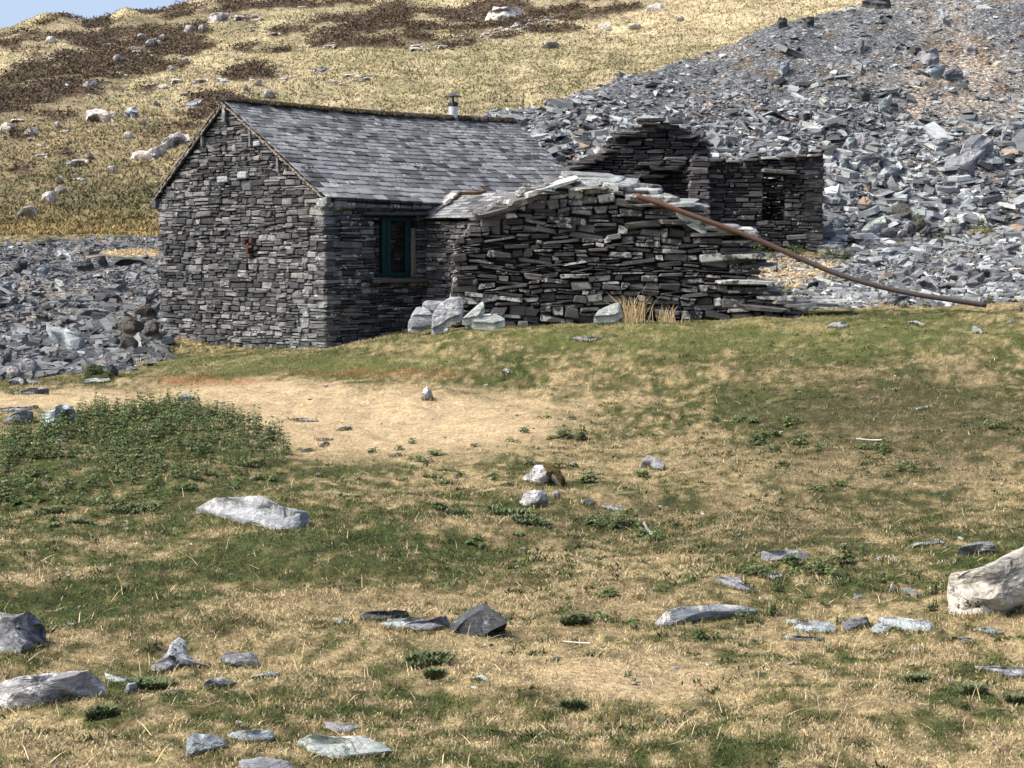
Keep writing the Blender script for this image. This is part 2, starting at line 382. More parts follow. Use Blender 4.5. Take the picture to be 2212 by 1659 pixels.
def gcol(x, y, dX, dY):
    """returns rgb, dryness 0..1"""
    n1 = fbm(x * .55, y * .55, 41, 4); n2 = fbm(x * 2.6, y * 2.6, 43, 4); n3 = fbm(x * .2 + 7, y * .2, 47, 3)
    n4 = fbm(x * 1.2 + 3, y * .8, 49, 3); n5 = fbm(x * 9, y * 6, 50, 3)
    dry = .60 + (n1 - .5) * 1.1 + (n2 - .5) * 1.3 + (n4 - .5) * 1.1 + (n5 - .5) * 1.9
    g = 1.0 * ell(dX, dY, 720, 1215, 380, 62) + .6 * ell(dX, dY, 800, 1085, 330, 38) + .65 * ell(dX, dY, 1750, 740, 700, 55) + .6 * ell(dX, dY, 650, 785, 420, 26) \
        + .55 * ell(dX, dY, 1500, 1630, 420, 50) + .5 * ell(dX, dY, 350, 1020, 420, 90) + .4 * ell(dX, dY, 2000, 900, 330, 90) + .4 * ell(dX, dY, 120, 1330, 250, 30) + .35 * ell(dX, dY, 1500, 1130, 500, 35) \
        + .3 * ell(dX, dY, 300, 1300, 300, 30) + .35 * ell(dX, dY, 1800, 1240, 400, 30) + .35 * ell(dX, dY, 1780, 860, 400, 50)
    d = .55 * ell(dX, dY, 1300, 1240, 250, 60) + .5 * ell(dX, dY, 1500, 1000, 260, 60) + .4 * ell(dX, dY, 1250, 1420, 500, 70) + .5 * ell(dX, dY, 1050, 855, 330, 25) \
        + .35 * ell(dX, dY, 150, 1560, 350, 60) + .4 * ell(dX, dY, 1900, 1010, 400, 60) + .3 * ell(dX, dY, 1950, 1500, 400, 60)
    dry = np.clip(dry + d * .5 - g * .52, 0, 1)
    jx = (n1 - .5) * 260; jy = (n2 - .5) * 50 + (n1 - .5) * 30
    pale = np.maximum.reduce([ell(dX + jx, dY + jy, 860, 915, 400, 72, .35), ell(dX + jx, dY + jy * .5, 120, 862, 330, 20, .4), ell(dX + jx, dY + jy * .6, 560, 848, 240, 30, .4), ell(dX + jx, dY + jy * .6, 1390, 1470, 200, 42, .6) * .75,
                              ell(dX + jx, dY + jy * .6, 1730, 590, 110, 32, .3) * (y > 38.5), ell(dX, dY, 290, 546, 90, 12, .3) * .7])
    russ = np.maximum(ell(dX + jx * .3, dY + jy * .2, 440, 822, 110, 12, .4), ell(dX + jx, dY + jy * .3, 830, 806, 180, 9, .4) * .7)
    t = dry[..., None]
    c = np.where(t < .5, GREEN + (OLIVE - GREEN) * (t * 2), OLIVE + (STRAW - OLIVE) * (t * 2 - 1))
    c = c * (.45 + 1.05 * fbm(x * 13, y * 8, 52, 2))[..., None]
    b = ss(.55, .75, n3)[..., None] * .4; c = c * (1 - b) + (c * .5 + BROWN * .5) * b
    lm = (np.maximum(ell(dX + jx * .5, dY + jy, 1650, 725, 700, 42, .6), ell(dX + jx * .5, dY + jy, 640, 785, 380, 22, .6)) * .5)[..., None]; c = c * (1 - lm) + np.array((.155, .165, .058)) * lm
    dk_ = (ell(dX + jx * .5, dY + jy, 1930, 930, 360, 120, .6) * .6 + ell(dX + jx * .5, dY + jy, 1620, 1130, 500, 60, .6) * .4)[..., None]; c = c * (1 - dk_) + np.array((.085, .070, .038)) * dk_
    c = c + (PALE - c) * (pale * .9)[..., None]; c = c + (RUSS - c) * (russ * np.clip(n2 * 1.6 - .3, 0, .7))[..., None]
    return c, np.clip(np.maximum(dry, pale), 0, 1), pale
# hillside
HEATH = [(20, 210, 90, 40), (120, 170, 110, 45), (60, 215, 130, 30), (230, 130, 150, 45), (340, 80, 130, 50), (420, 40, 120, 40), (180, 60, 90, 35), (60, 95, 70, 30), (200, 175, 90, 28), (330, 130, 80, 25), (480, 30, 60, 30), (90, 250, 60, 18), (20, 240, 60, 30),
         (680, 75, 90, 22), (780, 60, 120, 35), (900, 45, 130, 40), (1010, 45, 130, 35), (1100, 25, 100, 30), (1250, 25, 130, 25), (950, 90, 80, 14), (860, 85, 100, 20), (1050, 70, 80, 14), (540, 150, 42, 14), (470, 215, 60, 16), (720, 95, 60, 10), (570, 105, 60, 9), (1190, 60, 80, 12), (1300, 5, 120, 20), (600, 5, 200, 12), (540, 165, 60, 10), (480, 235, 40, 10), (420, 250, 30, 8), (330, 240, 22, 6), (320, 190, 22, 6), (390, 275, 35, 7), (20, 290, 40, 22), (60, 365, 50, 10), (140, 330, 25, 6), (330, 290, 30, 6)]
def heath(x, y, dX, dY):
    h = np.zeros(np.shape(dX))
    for cx, cy, rx, ry in HEATH: h = np.maximum(h, ell(dX, dY, cx, cy, rx * 1.05, ry * 1.05, .35))
    n = fbm(x * .22, y * .16, 61, 4)
    n2 = fbm(x * .5, y * .4, 63, 3)
    return np.clip(ss(.60, .76, h * .40 + n * .55 + n2 * .34), 0, 1)
def hcol(x, y, dX, dY):
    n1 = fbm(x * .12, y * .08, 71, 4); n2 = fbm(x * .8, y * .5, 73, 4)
    bright = 1 - ss(130, 340, dY + (n1 - .5) * 160)  # sunlit upper slope put into the grass colour
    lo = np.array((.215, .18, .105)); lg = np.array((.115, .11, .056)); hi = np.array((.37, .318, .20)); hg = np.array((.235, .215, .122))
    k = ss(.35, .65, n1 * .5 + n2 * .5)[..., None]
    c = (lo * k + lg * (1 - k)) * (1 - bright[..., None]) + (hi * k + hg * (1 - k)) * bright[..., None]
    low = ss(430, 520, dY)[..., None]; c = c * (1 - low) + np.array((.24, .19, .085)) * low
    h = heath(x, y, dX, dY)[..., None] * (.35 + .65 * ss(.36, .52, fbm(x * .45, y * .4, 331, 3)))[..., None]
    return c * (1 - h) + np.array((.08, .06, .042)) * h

# ------------------------------------------------------------------ land sheets
def sheet(name, As, Ys, fn, cfn, mat, kind='structure', keep=None):
    AA, YY = np.meshgrid(As, Ys); X = (AA - 1106) / F * YY
    Z = fn(X, YY); V = np.stack([X, YY, Z], -1).reshape(-1, 3)
    dX, dY = proj(X, YY, Z); c = cfn(X, YY, dX, dY).reshape(-1, 3)
    na_, ny_ = len(As), len(Ys); i = np.arange(na_ * ny_).reshape(ny_, na_)
    q = np.stack([i[:-1, :-1], i[:-1, 1:], i[1:, 1:], i[1:, :-1]], -1).reshape(-1, 4)
    if keep is not None:
        kk = keep(X, YY, Z).reshape(-1); q = q[kk[q].any(1)]
    return tag(mesh(name, V, [q], mat, c, smooth=True), kind=kind)
As1 = np.concatenate([np.linspace(-9000, -700, 60)[:-1], np.linspace(-700, -100, 60)[:-1], np.linspace(-100, 2320, 620), np.linspace(2320, 2900, 60)[1:], np.linspace(2900, 11000, 60)[1:]])
def c_ground(X, Y, dX, dY):
    c, d, p = gcol(X, Y, dX, dY); m = rubble_mask(X, Y, dX, dY)[..., None]
    n = fbm(X * .7, Y * .7, 81, 3)[..., None]
    gr = np.array((.13, .135, .14)) * (1 - n) + np.array((.21, .18, .15)) * n
    c = c * .78
    return np.where(m, gr, c)
YS1 = np.exp(np.linspace(math.log(2.2), math.log(41.5), 560))
sheet('ground', As1, YS1, H, c_ground, GROUND)
YS2 = np.linspace(41.5, 67, 180)
sheet('quarry_floor', As1, YS2, H, c_ground, GRAV)
YS3 = np.concatenate([np.linspace(67, 200, 420), np.linspace(205, 900, 40)])
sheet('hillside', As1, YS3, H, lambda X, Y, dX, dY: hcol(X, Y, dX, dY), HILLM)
def c_scree(X, Y, dX, dY):
    n = fbm(X * .5, Y * .5, 91, 4)
    sand = ell(dX + (dY - 215) * .45, dY, 1985, 215, 22, 60, .6) * 1.2 + ell(dX, dY, 2080, 190, 130, 110, .6) * .6 + ell(dX, dY, 1650, 50, 100, 40) * .0 + ss(.5, .7, n) * .5 + ell(dX, dY, 2050, 360, 80, 60, .5) * .3
    sand = np.clip(sand, 0, 1)[..., None]
    c = np.array((.13, .14, .148)) * (1 - sand) + np.array((.33, .285, .23)) * sand
    r = ss(.62, .7, fbm(X * 1.3, Y * 1.3, 95, 3))[..., None] * (dY < 260)[..., None] * .6
    return c * (1 - r) + np.array((.13, .095, .055)) * r
As2 = np.linspace(985, 2690, 620)
sheet('slate_tip', As2, np.linspace(46.5, 86, 420), scree, c_scree, GRAV, keep=lambda X, Y, Z: Z > H(X, Y) - .25)

# ------------------------------------------------------------------ loose slate
def frags(name, x, Y, zs, size, tint, nrm_j, flat=.16, mat=SCR, up=(0, -.25, 1), z=None, sink=.2):
    N = len(x); k = 6
    up = np.asarray(up, float); n = R.normal(0, 1, (N, 3)) * np.reshape(nrm_j, (-1, 1)) + (up / np.linalg.norm(up)); n /= np.linalg.norm(n, axis=1, keepdims=True)
    r = R.normal(0, 1, (N, 3)); a = np.cross(n, r); a /= np.linalg.norm(a, axis=1, keepdims=True); b = np.cross(n, a)
    ang = np.sort(R.uniform(0, 1, (N, k)), 1) * .5 + np.arange(k) / k; ang = ang * 2 * math.pi
    rad = R.uniform(.55, 1.0, (N, k)); asp = R.uniform(.35, .9, (N, 1))
    th = size * R.uniform(.4, 1.6, N) * flat
    P = (a[:, None] * (np.cos(ang) * rad)[..., None] + b[:, None] * (np.sin(ang) * rad * asp)[..., None]) * size[:, None, None]
    c = np.stack([x, Y, zs + size * sink * .5], 1)
    top = c[:, None] + P * R.uniform(.82, 1, (N, 1, 1)) + (n * th[:, None])[:, None]; bot = c[:, None] + P - (n * th[:, None])[:, None]
    V = np.concatenate([top, bot], 1).reshape(-1, 3); o = (np.arange(N) * 2 * k)[:, None]
    tp = o + np.arange(k)[None]; bt = o + k + np.arange(k)[::-1][None]
    sd_ = []
    for i in range(k):
        j = (i + 1) % k; sd_.append(np.concatenate([o + i, o + k + i, o + k + j, o + j], 1))
    T = np.zeros((N, 3)); T[:, 0] = tint; T[:, 1] = R.uniform(0, 1, N); T[:, 2] = R.uniform(0, 1, N)
    return mesh(name, V, [tp, bt, np.concatenate(sd_)], mat, np.repeat(T, 2 * k, 0))
def lognorm(N, m, s, lo, hi): return np.clip(np.exp(R.normal(math.log(m), s, N)), lo, hi)
# on the tip
N = 90000
a = R.uniform(1000, 2600, N); Y = R.uniform(47, 74, N); x = (a - 1106) / F * Y; z = scree(x, Y); dX, dY = proj(x, Y, z)
ok = (z > H(x, Y) - .1) & (dY > -60) & (Y < np.interp(a, cxx, cY) + 1.2)
x, Y, z, dX, dY = [q[ok] for q in (x, Y, z, dX, dY)]
dens = .35 + .65 * ss(120, 330, dY + (dX - 1500) * .12) ; dens *= .4 + .9 * fbm(x * .6, Y * .6, 101, 3) ; dens *= 1 - .75 * ell(dX, dY, 2070, 200, 100, 110, .4)
ok = R.uniform(0, 1, len(x)) < dens + .1
x, Y, z, dX, dY = [q[ok] for q in (x, Y, z, dX, dY)]
N = len(x); big = .045 + .072 * ss(130, 380, dY)
size = np.clip(np.exp(R.normal(0, .72, N)) * big, .03, .55)
tin = np.clip(R.beta(1.6, 1.5, N) * .95 + (R.uniform(0, 1, N) < .04) * .5, 0, 1)
frags('loose_slate', x, Y, z, size, tin, .24, up=(0, -.3, 1), flat=.10)
tag(bpy.context.scene.objects['loose_slate'], 'grey and blue slate fragments covering the quarry waste tip', 'slate fragments', kind='stuff')
# on the flats, left and right
N = 70000
a = np.concatenate([R.uniform(-400, 420, N // 2), R.uniform(1640, 2700, N // 2)]); Y = R.uniform(37, 64, N); x = (a - 1106) / F * Y; z = H(x, Y); dX, dY = proj(x, Y, z)
m = rubble_mask(x, Y, dX, dY); ok = m & (R.uniform(0, 1, N) < np.where(dX < 1000, .95, 1.) * (.1 + 1.25 * fbm(x * .8, Y * .8, 111, 3)))
x, Y, z, dX, dY = [q[ok] for q in (x, Y, z, dX, dY)]; N = len(x)
size = np.clip(np.exp(R.normal(0, .6, N)) * np.where(dX < 1000, .058 + .05 * ss(520, 800, dY), .09), .03, .40)
tin = np.clip(R.beta(1.6, 1.6, N) * np.where(dX < 1000, .62, 1.0) + (R.uniform(0, 1, N) < .03) * .5, 0, 1)
o = frags('slate_rubble', x, Y, z, size, tin, .26, flat=.14, up=(0, -.1, 1)); tag(o, 'flat slate rubble spread over the quarry floor beside the hut', 'rubble', kind='stuff')
# chips in the turf
N = 420; a = R.uniform(-200, 2450, N); dist = np.exp(R.uniform(math.log(9), math.log(37), N)); x = (a - 1106) / F * dist; z = H(x, dist)
size = np.exp(R.normal(0, .5, N)) * .015 * (1 + dist / 40)
o = frags('slate_chips', x, dist, z, size, np.clip(R.beta(2, 1.6, N), 0, .92), .25, flat=.15, up=(0, 0, 1)); tag(o, 'tiny slate chips lying scattered in the turf', 'slate chips', kind='stuff')
# thin scatter on dry grass right of the ruin and left strip
N = 2500; a = np.concatenate([R.uniform(1630, 1900, 1500), R.uniform(1000, 1160, 1000)]); Y = np.concatenate([R.uniform(38.5, 48, 1500), R.uniform(50, 56, 1000)]); x = (a - 1106) / F * Y; z = S(x, Y)
o = frags('scattered_slate', x, Y, z, lognorm(N, .07, .5, .03, .25), R.beta(2, 1.5, N) * .92, .2, flat=.15, up=(0, 0, 1)); tag(o, 'thin scatter of slate pieces on the dry grass behind the ruin', 'slate pieces', kind='stuff')

# ------------------------------------------------------------------ stone walls
def scan(poly, z):
    xs = []
    n = len(poly)
    for i in range(n):
        s1, z1 = poly[i]; s2, z2 = poly[(i + 1) % n]
        if (z1 > z) != (z2 > z): xs.append(s1 + (z - z1) / (z2 - z1) * (s2 - s1))
    xs.sort(); return [(xs[i], xs[i + 1]) for i in range(0, len(xs) - 1, 2)]
def sub(iv, hole):
    out = []
    for a_, b_ in iv:
        cur = [(a_, b_)]
        for h0, h1 in hole:
            nx = []
            for c, d in cur:
                if h1 <= c or h0 >= d: nx.append((c, d)); continue
                if h0 > c: nx.append((c, h0))
                if h1 < d: nx.append((h1, d))
            cur = nx
        out += cur
    return out
def stonewall(name, P0, u, n, poly, mat, hole=None, ch=(.05, .13), sl=(.12, .42), depth=.3, jut=.035, jit=.012, ragged=0., wav=.03, tint=(0, 1), parent=None, loc=None, gap=.008, split=.35, quoin=False, rot=.0, lich=1.0, layers=1, lay_step=.4, tfn=None, seed=1):
    rg = np.random.default_rng(seed); P0 = np.asarray(P0, float); u = np.asarray(u, float); n = np.asarray(n, float)
    zs = [p[1] for p in poly]; cen = []; hs = []; hz = []; dd = []; tt = []; cz = []
    C = []; T = []
    for L in range(layers):
        z = min(zs)
        while z < max(zs):
            h = rg.uniform(*ch) if rg.random() > .12 else rg.uniform(*ch) * .5
            zm = z + h / 2; iv = scan(poly, min(zm, max(zs) - 1e-3))
            if hole: iv = sub(iv, scan(hole, zm))
            for a_, b_ in iv:
                a_ += rg.uniform(-1, .6) * ragged; b_ += rg.uniform(-.6, 1) * ragged
                s = a_; first = True
                while s < b_ - .02:
                    l = rg.uniform(*sl) ** 1.0 * (1.5 if rg.random() < .12 else 1)
                    if first and quoin: l = rg.choice([.22, .48]); first = False
                    if b_ - s - l < sl[0] * .8: l = b_ - s
                    pieces = [(zm, h)]
                    r = rg.random()
                    if r < split and h > .07:
                        f = rg.uniform(.35, .65); pieces = [(z + h * f / 2, h * f), (z + h * f + h * (1 - f) / 2, h * (1 - f))]
                    elif r > .93 and h < ch[1] * .8: pieces = [(zm + h * .25, h * 1.5)]
                    for pz, ph in pieces:
                        C.append((s + l / 2, pz, max(l / 2 - gap / 2, .01), max(ph / 2 - gap / 2, .008), rg.uniform(-1, 1) * jut - L * lay_step, rg.uniform(-rot, rot))); 
                        T.append((rg.uniform(*tint), rg.random() * lich, rg.random()))
                    s += l
            z += h
    C = np.array(C); T = np.array(T)
    s_, z_ = C[:, 0], C[:, 1]
    zz = z_ + (fbm(s_ * 1.2, z_ * .8, seed, 2) - .5) * wav * 2
    cn = P0[None] + s_[:, None] * u + n * (C[:, 4] - depth / 2)[:, None]; cn[:, 2] = zz
    cr, sr = np.cos(C[:, 5])[:, None], np.sin(C[:, 5])[:, None]; up = np.array([[0, 0, 1.]])
    cor = boxes(cn, (u[None] * cr + up * sr) * C[:, 2:3], np.repeat(n[None], len(C), 0) * depth / 2, (up * cr - u[None] * sr) * C[:, 3:4], 0)
    j = np.minimum(C[:, 2], C[:, 3])[:, None, None]
    cor = cor + rg.uniform(-1, 1, cor.shape) * np.minimum(j * .45, jit)
    cor = cor + u[None, None] * (rg.uniform(-1, 1, (len(C), 8, 1)) * np.minimum(C[:, 2], .1)[:, None, None] * .28)
    V, P = stones(cor)
    if tfn is not None: T = tfn(T, cn)
    return mesh(name, V, P, mat, np.repeat(T, 24, 0), parent=parent, loc=loc)
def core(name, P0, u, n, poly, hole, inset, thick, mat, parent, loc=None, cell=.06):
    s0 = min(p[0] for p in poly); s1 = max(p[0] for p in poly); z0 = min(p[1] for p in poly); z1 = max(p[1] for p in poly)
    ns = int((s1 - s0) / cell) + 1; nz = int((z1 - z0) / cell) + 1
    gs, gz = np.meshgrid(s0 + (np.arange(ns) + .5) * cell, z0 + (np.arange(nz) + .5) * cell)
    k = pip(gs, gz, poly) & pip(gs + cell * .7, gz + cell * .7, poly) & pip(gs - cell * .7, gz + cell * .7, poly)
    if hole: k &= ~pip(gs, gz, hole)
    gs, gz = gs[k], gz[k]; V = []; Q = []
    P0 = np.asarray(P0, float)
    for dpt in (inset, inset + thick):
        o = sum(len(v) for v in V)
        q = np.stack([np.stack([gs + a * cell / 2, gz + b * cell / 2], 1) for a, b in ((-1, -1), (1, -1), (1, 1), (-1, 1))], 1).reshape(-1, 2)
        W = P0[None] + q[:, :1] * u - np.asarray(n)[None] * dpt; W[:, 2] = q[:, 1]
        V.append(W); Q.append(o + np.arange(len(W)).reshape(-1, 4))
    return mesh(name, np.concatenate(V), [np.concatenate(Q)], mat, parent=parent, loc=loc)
def on_plane(dx, dy, P0, u, n):
    a, b, c = ray(dx, dy); d = np.array([a, b, c]); t = np.dot(P0, n) / np.dot(d, n); p = d * t
    return float(np.dot(p - P0, u)), float(p[2])

# ------------------------------------------------------------------ the hut
A = math.radians(41.3)
U = np.array([math.sin(A), math.cos(A), 0.]); Vv = np.array([-math.cos(A), math.sin(A), 0.])
C0 = at(702, 600, 40.0); C0[2] = 0
def LP(dx, dy): return on_plane(dx, dy, C0, U, -Vv)      # long wall: (s, z)
def GP(dx, dy): return on_plane(dx, dy, C0, Vv, -U)      # gable: (t, z)
gw = GP(343, 600)[0]; ap = GP(488, 218); ez = LP(702, 428)[1]; elz = GP(343, 432)[1]
RT, RZ = ap[0], ap[1]
hut = empty('stone_hut', (C0[0], C0[1], -2.2), 'dark slate stone hut with a blue-grey slate roof and a teal framed window', 'hut')
hl = np.array([C0[0], C0[1], -2.2])
def hm(o):      # children are given in world coordinates
    o.location = Vector(o.location) - hut.location; return o
gz0 = -3.0
def gtint(T, cn):
    dn = fbm(cn[:, 1] * .9 + 3, cn[:, 2] * .7, 201, 3); T = T.copy()
    q = GPt = (cn[:, 0] - C0[0]) * Vv[0] + (cn[:, 1] - C0[1]) * Vv[1]
    T[:, 0] = np.clip(T[:, 0] * .85 + (dn - .5) * .5 + .12 * ss(-1.2, -2.2, cn[:, 2]) + .12 * ss(1.6, .2, q), 0, 1); return T
gpoly = [(0, gz0), (gw, gz0), (gw, elz), (RT, RZ - .10), (0, ez)]
hm(stonewall('gable_wall', C0, Vv, -U, gpoly, SL, ch=(.045, .15), sl=(.09, .36), jit=.02, wav=.06, jut=.03, parent=hut, tfn=gtint, seed=11, lich=.8, rot=.03, loc=None, quoin=True))
hm(core('wall_core', C0, Vv, -U, [(.08, gz0), (gw - .08, gz0), (gw - .08, elz - .05), (RT, RZ - .25), (.08, ez - .05)], None, .06, .4, CORE, hut))
LLr, LLe = 9.4, 8.95
w0 = LP(811, 602); w1 = LP(905, 467); w2 = LP(897, 600)
whole = [(w0[0], w0[1]), (w1[0], w0[1] + .0), (w1[0], w1[1]), (w0[0], w1[1])]
hm(stonewall('side_wall', C0, U, -Vv, [(0, gz0), (LLe, gz0), (LLe, ez - .2), (0, ez - .2)], SL, hole=whole, ch=(.05, .13), sl=(.16, .6), jut=.03, parent=hut, seed=12, tint=(0, .8), rot=.03, lich=1.0, quoin=True))
hm(core('wall_core', C0, U, -Vv, [(.08, gz0), (LLe, gz0), (LLe, ez - .1), (.08, ez - .1)], whole, .07, .45, CORE, hut))
# back and far walls (unseen from the photo's side)
B0 = C0 + Vv * gw
hm(stonewall('back_wall', B0, U, Vv, [(0, gz0), (LLe, gz0), (LLe, elz), (0, elz)], SL, ch=(.1, .16), sl=(.3, .7), jut=.02, parent=hut, seed=13))
hm(core('wall_core', B0, U, Vv, [(0, gz0), (LLe, gz0), (LLe, elz), (0, elz)], None, .07, .4, CORE, hut, cell=.2))
E0 = C0 + U * LLe
hm(stonewall('gable_wall', E0, Vv, U, gpoly, SL, ch=(.1, .16), sl=(.3, .7), jut=.02, parent=hut, seed=14))
# eaves course
N = 34; sp = np.cumsum(R.uniform(.17, .42, N)); sp = np.concatenate([[-.12], sp - sp[0] + .15]); sp = sp[sp < LLe]
cs = (sp[:-1] + sp[1:]) / 2; hw = (sp[1:] - sp[:-1]) / 2 - .006
cn = C0[None] + cs[:, None] * U + (-Vv)[None] * R.uniform(-.03, .0, len(cs))[:, None]; cn[:, 2] = ez - .09
cor = boxes(cn, U[None] * hw[:, None], np.repeat((-Vv * .13)[None], len(cs), 0), np.repeat(np.array([[0, 0, .095]]), len(cs), 0), .008)
V, P = stones(cor); hm(mesh('eaves_course', V, P, SL, np.repeat(np.stack([R.uniform(.5, 1, len(cs)), R.uniform(.3, .9, len(cs)), R.uniform(0, 1, len(cs))], 1), 24, 0), parent=hut))
# roof slopes
OV = .10
def roof_slope(name, side, seed):
    rg = np.random.default_rng(seed)
    if side > 0: e = C0 + (-Vv) * .16; e[2] = ez + .0; ln = LLe
    else: e = C0 + Vv * (gw + .16); e[2] = elz - .02; ln = LLe
    rdg = C0 + Vv * RT; rdg[2] = RZ
    up = rdg - e; Ls = np.linalg.norm(up); up = up / Ls
    nr = np.cross(U, up) if side > 0 else np.cross(up, U)
    if nr[2] < 0: nr = -nr
    k = 25; ex = np.linspace(1.45, .72, k); ex = ex / ex.sum() * Ls
    t = 0; cen = []; hx = []; hy = []; T = []
    for r in range(k):
        e_ = ex[r]; s = -OV - rg.uniform(0, .25); wv = np.interp(r, [0, k], [.34, .19])
        lend = LLe + (LLr - LLe) * t / Ls
        while s < lend:
            w = wv * rg.uniform(.65, 1.5); a_ = max(s, -OV); b_ = min(s + w, lend)
            if b_ - a_ > .03:
                cen.append(((a_ + b_) / 2, t + e_ * .55 + rg.uniform(-.012, .012), rg.uniform(-.004, .004) + (rg.random() < .03) * .012)); hx.append((b_ - a_) / 2 - .004); hy.append(e_ * .62)
                T.append((np.clip(rg.normal(.5, .25), 0, .98 if rg.random() < .08 else .9), rg.random() * .9, rg.random()))
            s += w
        t += e_
    cen = np.array(cen); hx = np.array(hx)[:, None]; hy = np.array(hy)[:, None]; T = np.array(T)
    sag = -.07 * np.sin(np.clip(cen[:, 0] / LLr, 0, 1) * math.pi) - .03 * (fbm(cen[:, 0] * .7, cen[:, 1] * .9, 9, 2) - .5)
    cn = e[None] + cen[:, :1] * U + cen[:, 1:2] * up + nr * (cen[:, 2:3] + .02); cn[:, 2] += sag
    tilt = .085
    upx = up[None] * math.cos(tilt) - nr[None] * math.sin(tilt); nx = nr[None] * math.cos(tilt) + up[None] * math.sin(tilt)
    cor = boxes(cn, U[None] * hx, upx * hy, nx * np.full_like(hx, .013), 0); cor = cor + rg.uniform(-1, 1, cor.shape) * .004
    cor = cor + U[None, None] * rg.uniform(-.008, .008, (len(cn), 8, 1))
    V, P = stones(cor); o = hm(mesh(name, V, P, ROOF, np.repeat(T, 24, 0), parent=hut))
    # deck
    g = np.linspace(0, 1, 12); q = []
    for gi in g:
        for tt_ in (0, Ls):
            for dd in (-.035, -.09):
                s = -OV + .03 + gi * ((LLe if tt_ == 0 else LLr) + OV - .05); w = e + U * s + up * tt_ + nr * dd; w[2] += -.07 * math.sin(min(max(s / LLr, 0), 1) * math.pi); q.append(w)
    q = np.array(q); f = []
    for i in range(11):
        b = i * 4; f += [[b, b + 4, b + 6, b + 2], [b + 1, b + 3, b + 7, b + 5], [b, b + 1, b + 5, b + 4], [b + 2, b + 6, b + 7, b + 3]]
    f += [[0, 2, 3, 1], [44, 45, 47, 46]]
    mesh('roof_deck', q, [np.array(f)], CORE, parent=o).location = (0, 0, 0)
    # verge mortar at the gable
    n_ = 42; ts = np.linspace(0, Ls, n_ + 1); mid = (ts[:-1] + ts[1:]) / 2
    cn = e[None] + (-OV + .035) * U + mid[:, None] * up + nr * (-.055) + R.normal(0, .006, (n_, 3)); cor = boxes(cn, np.repeat((U * .045)[None], n_, 0), up[None] * np.full((n_, 1), Ls / n_ / 2 * 1.05), nr[None] * R.uniform(.010, .028, (n_, 1)), .010)
    V, P = stones(cor); mesh('verge_mortar', V, P, MORTAR, parent=o).location = (0, 0, 0)
    return o, e, up, nr, Ls
rf, e_, up_, nr_, Ls_ = roof_slope('roof', 1, 31)
rb, *_ = roof_slope('roof', -1, 32)
# ridge: mossy stone cappings
n_ = 26; sg = np.linspace(-OV - .02, LLr - .05, n_ + 1); cs = (sg[:-1] + sg[1:]) / 2
cn = C0[None] + Vv * RT + cs[:, None] * U; cn[:, 2] = RZ + .045 - .07 * np.sin(np.clip(cs / LLr, 0, 1) * math.pi)
cor = boxes(cn, U[None] * np.full((n_, 1), (sg[1] - sg[0]) / 2 + .004), np.repeat((Vv * .15)[None], n_, 0), np.repeat(np.array([[0, 0, .055]]), n_, 0), .014)
cor[:, _corn[:, 2] > 0] = cor[:, _corn[:, 2] > 0] - 0; top_in = (_corn[:, 2] > 0)
mid_ = cn[:, None] ; off = cor[:, top_in] - mid_; d_ = (off @ Vv)[..., None] * Vv; cor[:, top_in] = cor[:, top_in] - d_ * .55
RDG = stone_mat("ridge_stone", [(0, (.03, .024, .018)), (.5, (.07, .055, .045)), (1, (.22, .17, .15))], lich_amt=.5, lichen=(.05, .045, .012), lscale=10, bumpd=.03)
V, P = stones(cor); ridge = hm(mesh('ridge_tiles', V, P, RDG, np.repeat(np.stack([R.uniform(0, 1, n_) * np.interp(cs, [0, 5, 8], [.4, .6, 1]), R.uniform(.6, 1, n_), R.uniform(0, 1, n_)], 1), 24, 0), parent=hut))
# moss cushions along the ridge
N = 1500; s = R.uniform(-OV, LLr, N) ; w = np.interp(s, [0, 6, 9], [1, .8, .35]); ok = R.uniform(0, 1, N) < w; s = s[ok]; N = len(s)
off = R.uniform(-.16, .16, N); cn = C0[None] + Vv * RT + s[:, None] * U - Vv[None] * off[:, None]; cn[:, 2] = RZ + .085 - np.abs(off) * .45 - .07 * np.sin(np.clip(s / LLr, 0, 1) * math.pi) + R.uniform(-.01, .02, N)
sz = R.uniform(.015, .04, (N, 1)); e3 = np.eye(3); cor = boxes(cn, e3[0][None] * sz, e3[1][None] * sz, e3[2][None] * sz * .6, .01)
V, P = stones(cor); hm(mesh('moss', V, P, MOSS, parent=hut))
# slate kneelers and apex slab
def chunk(name, cen, ax, ay, az, mat, parent, tint=(.7, .5, .5), jit=.01, world=True):
    cor = boxes(np.array([cen], float), np.array([ax], float), np.array([ay], float), np.array([az], float), jit)
    V, P = stones(cor); o = mesh(name, V, P, mat, np.repeat(np.array([tint]), 24, 0), parent=parent)
    if world: hm(o)
    return o
z3 = np.array([0, 0, 1.])
c = C0 + Vv * (RT - .01) - U * .06; c[2] = RZ - .25; chunk('apex_slab', c, Vv * .045, U * .03, z3 * .19, RM['grey'], hut)
c = C0 - U * .03 - Vv * .08; c[2] = ez - .06; chunk('kneeler_stone', c, Vv * .09, U * .07, z3 * .08, RM['grey'], hut)
c = C0 + Vv * (gw + .05) - U * .03; c[2] = elz - .08; chunk('kneeler_stone', c, Vv * .08, U * .07, z3 * .12, RM['dark'], hut)
c = C0 + U * (w0[0] + .55) - Vv * .02; c[2] = w1[1] + .05; chunk('lintel', c, U * .95, Vv * .14, z3 * .04, SL, hut, (.2, .4, .3))
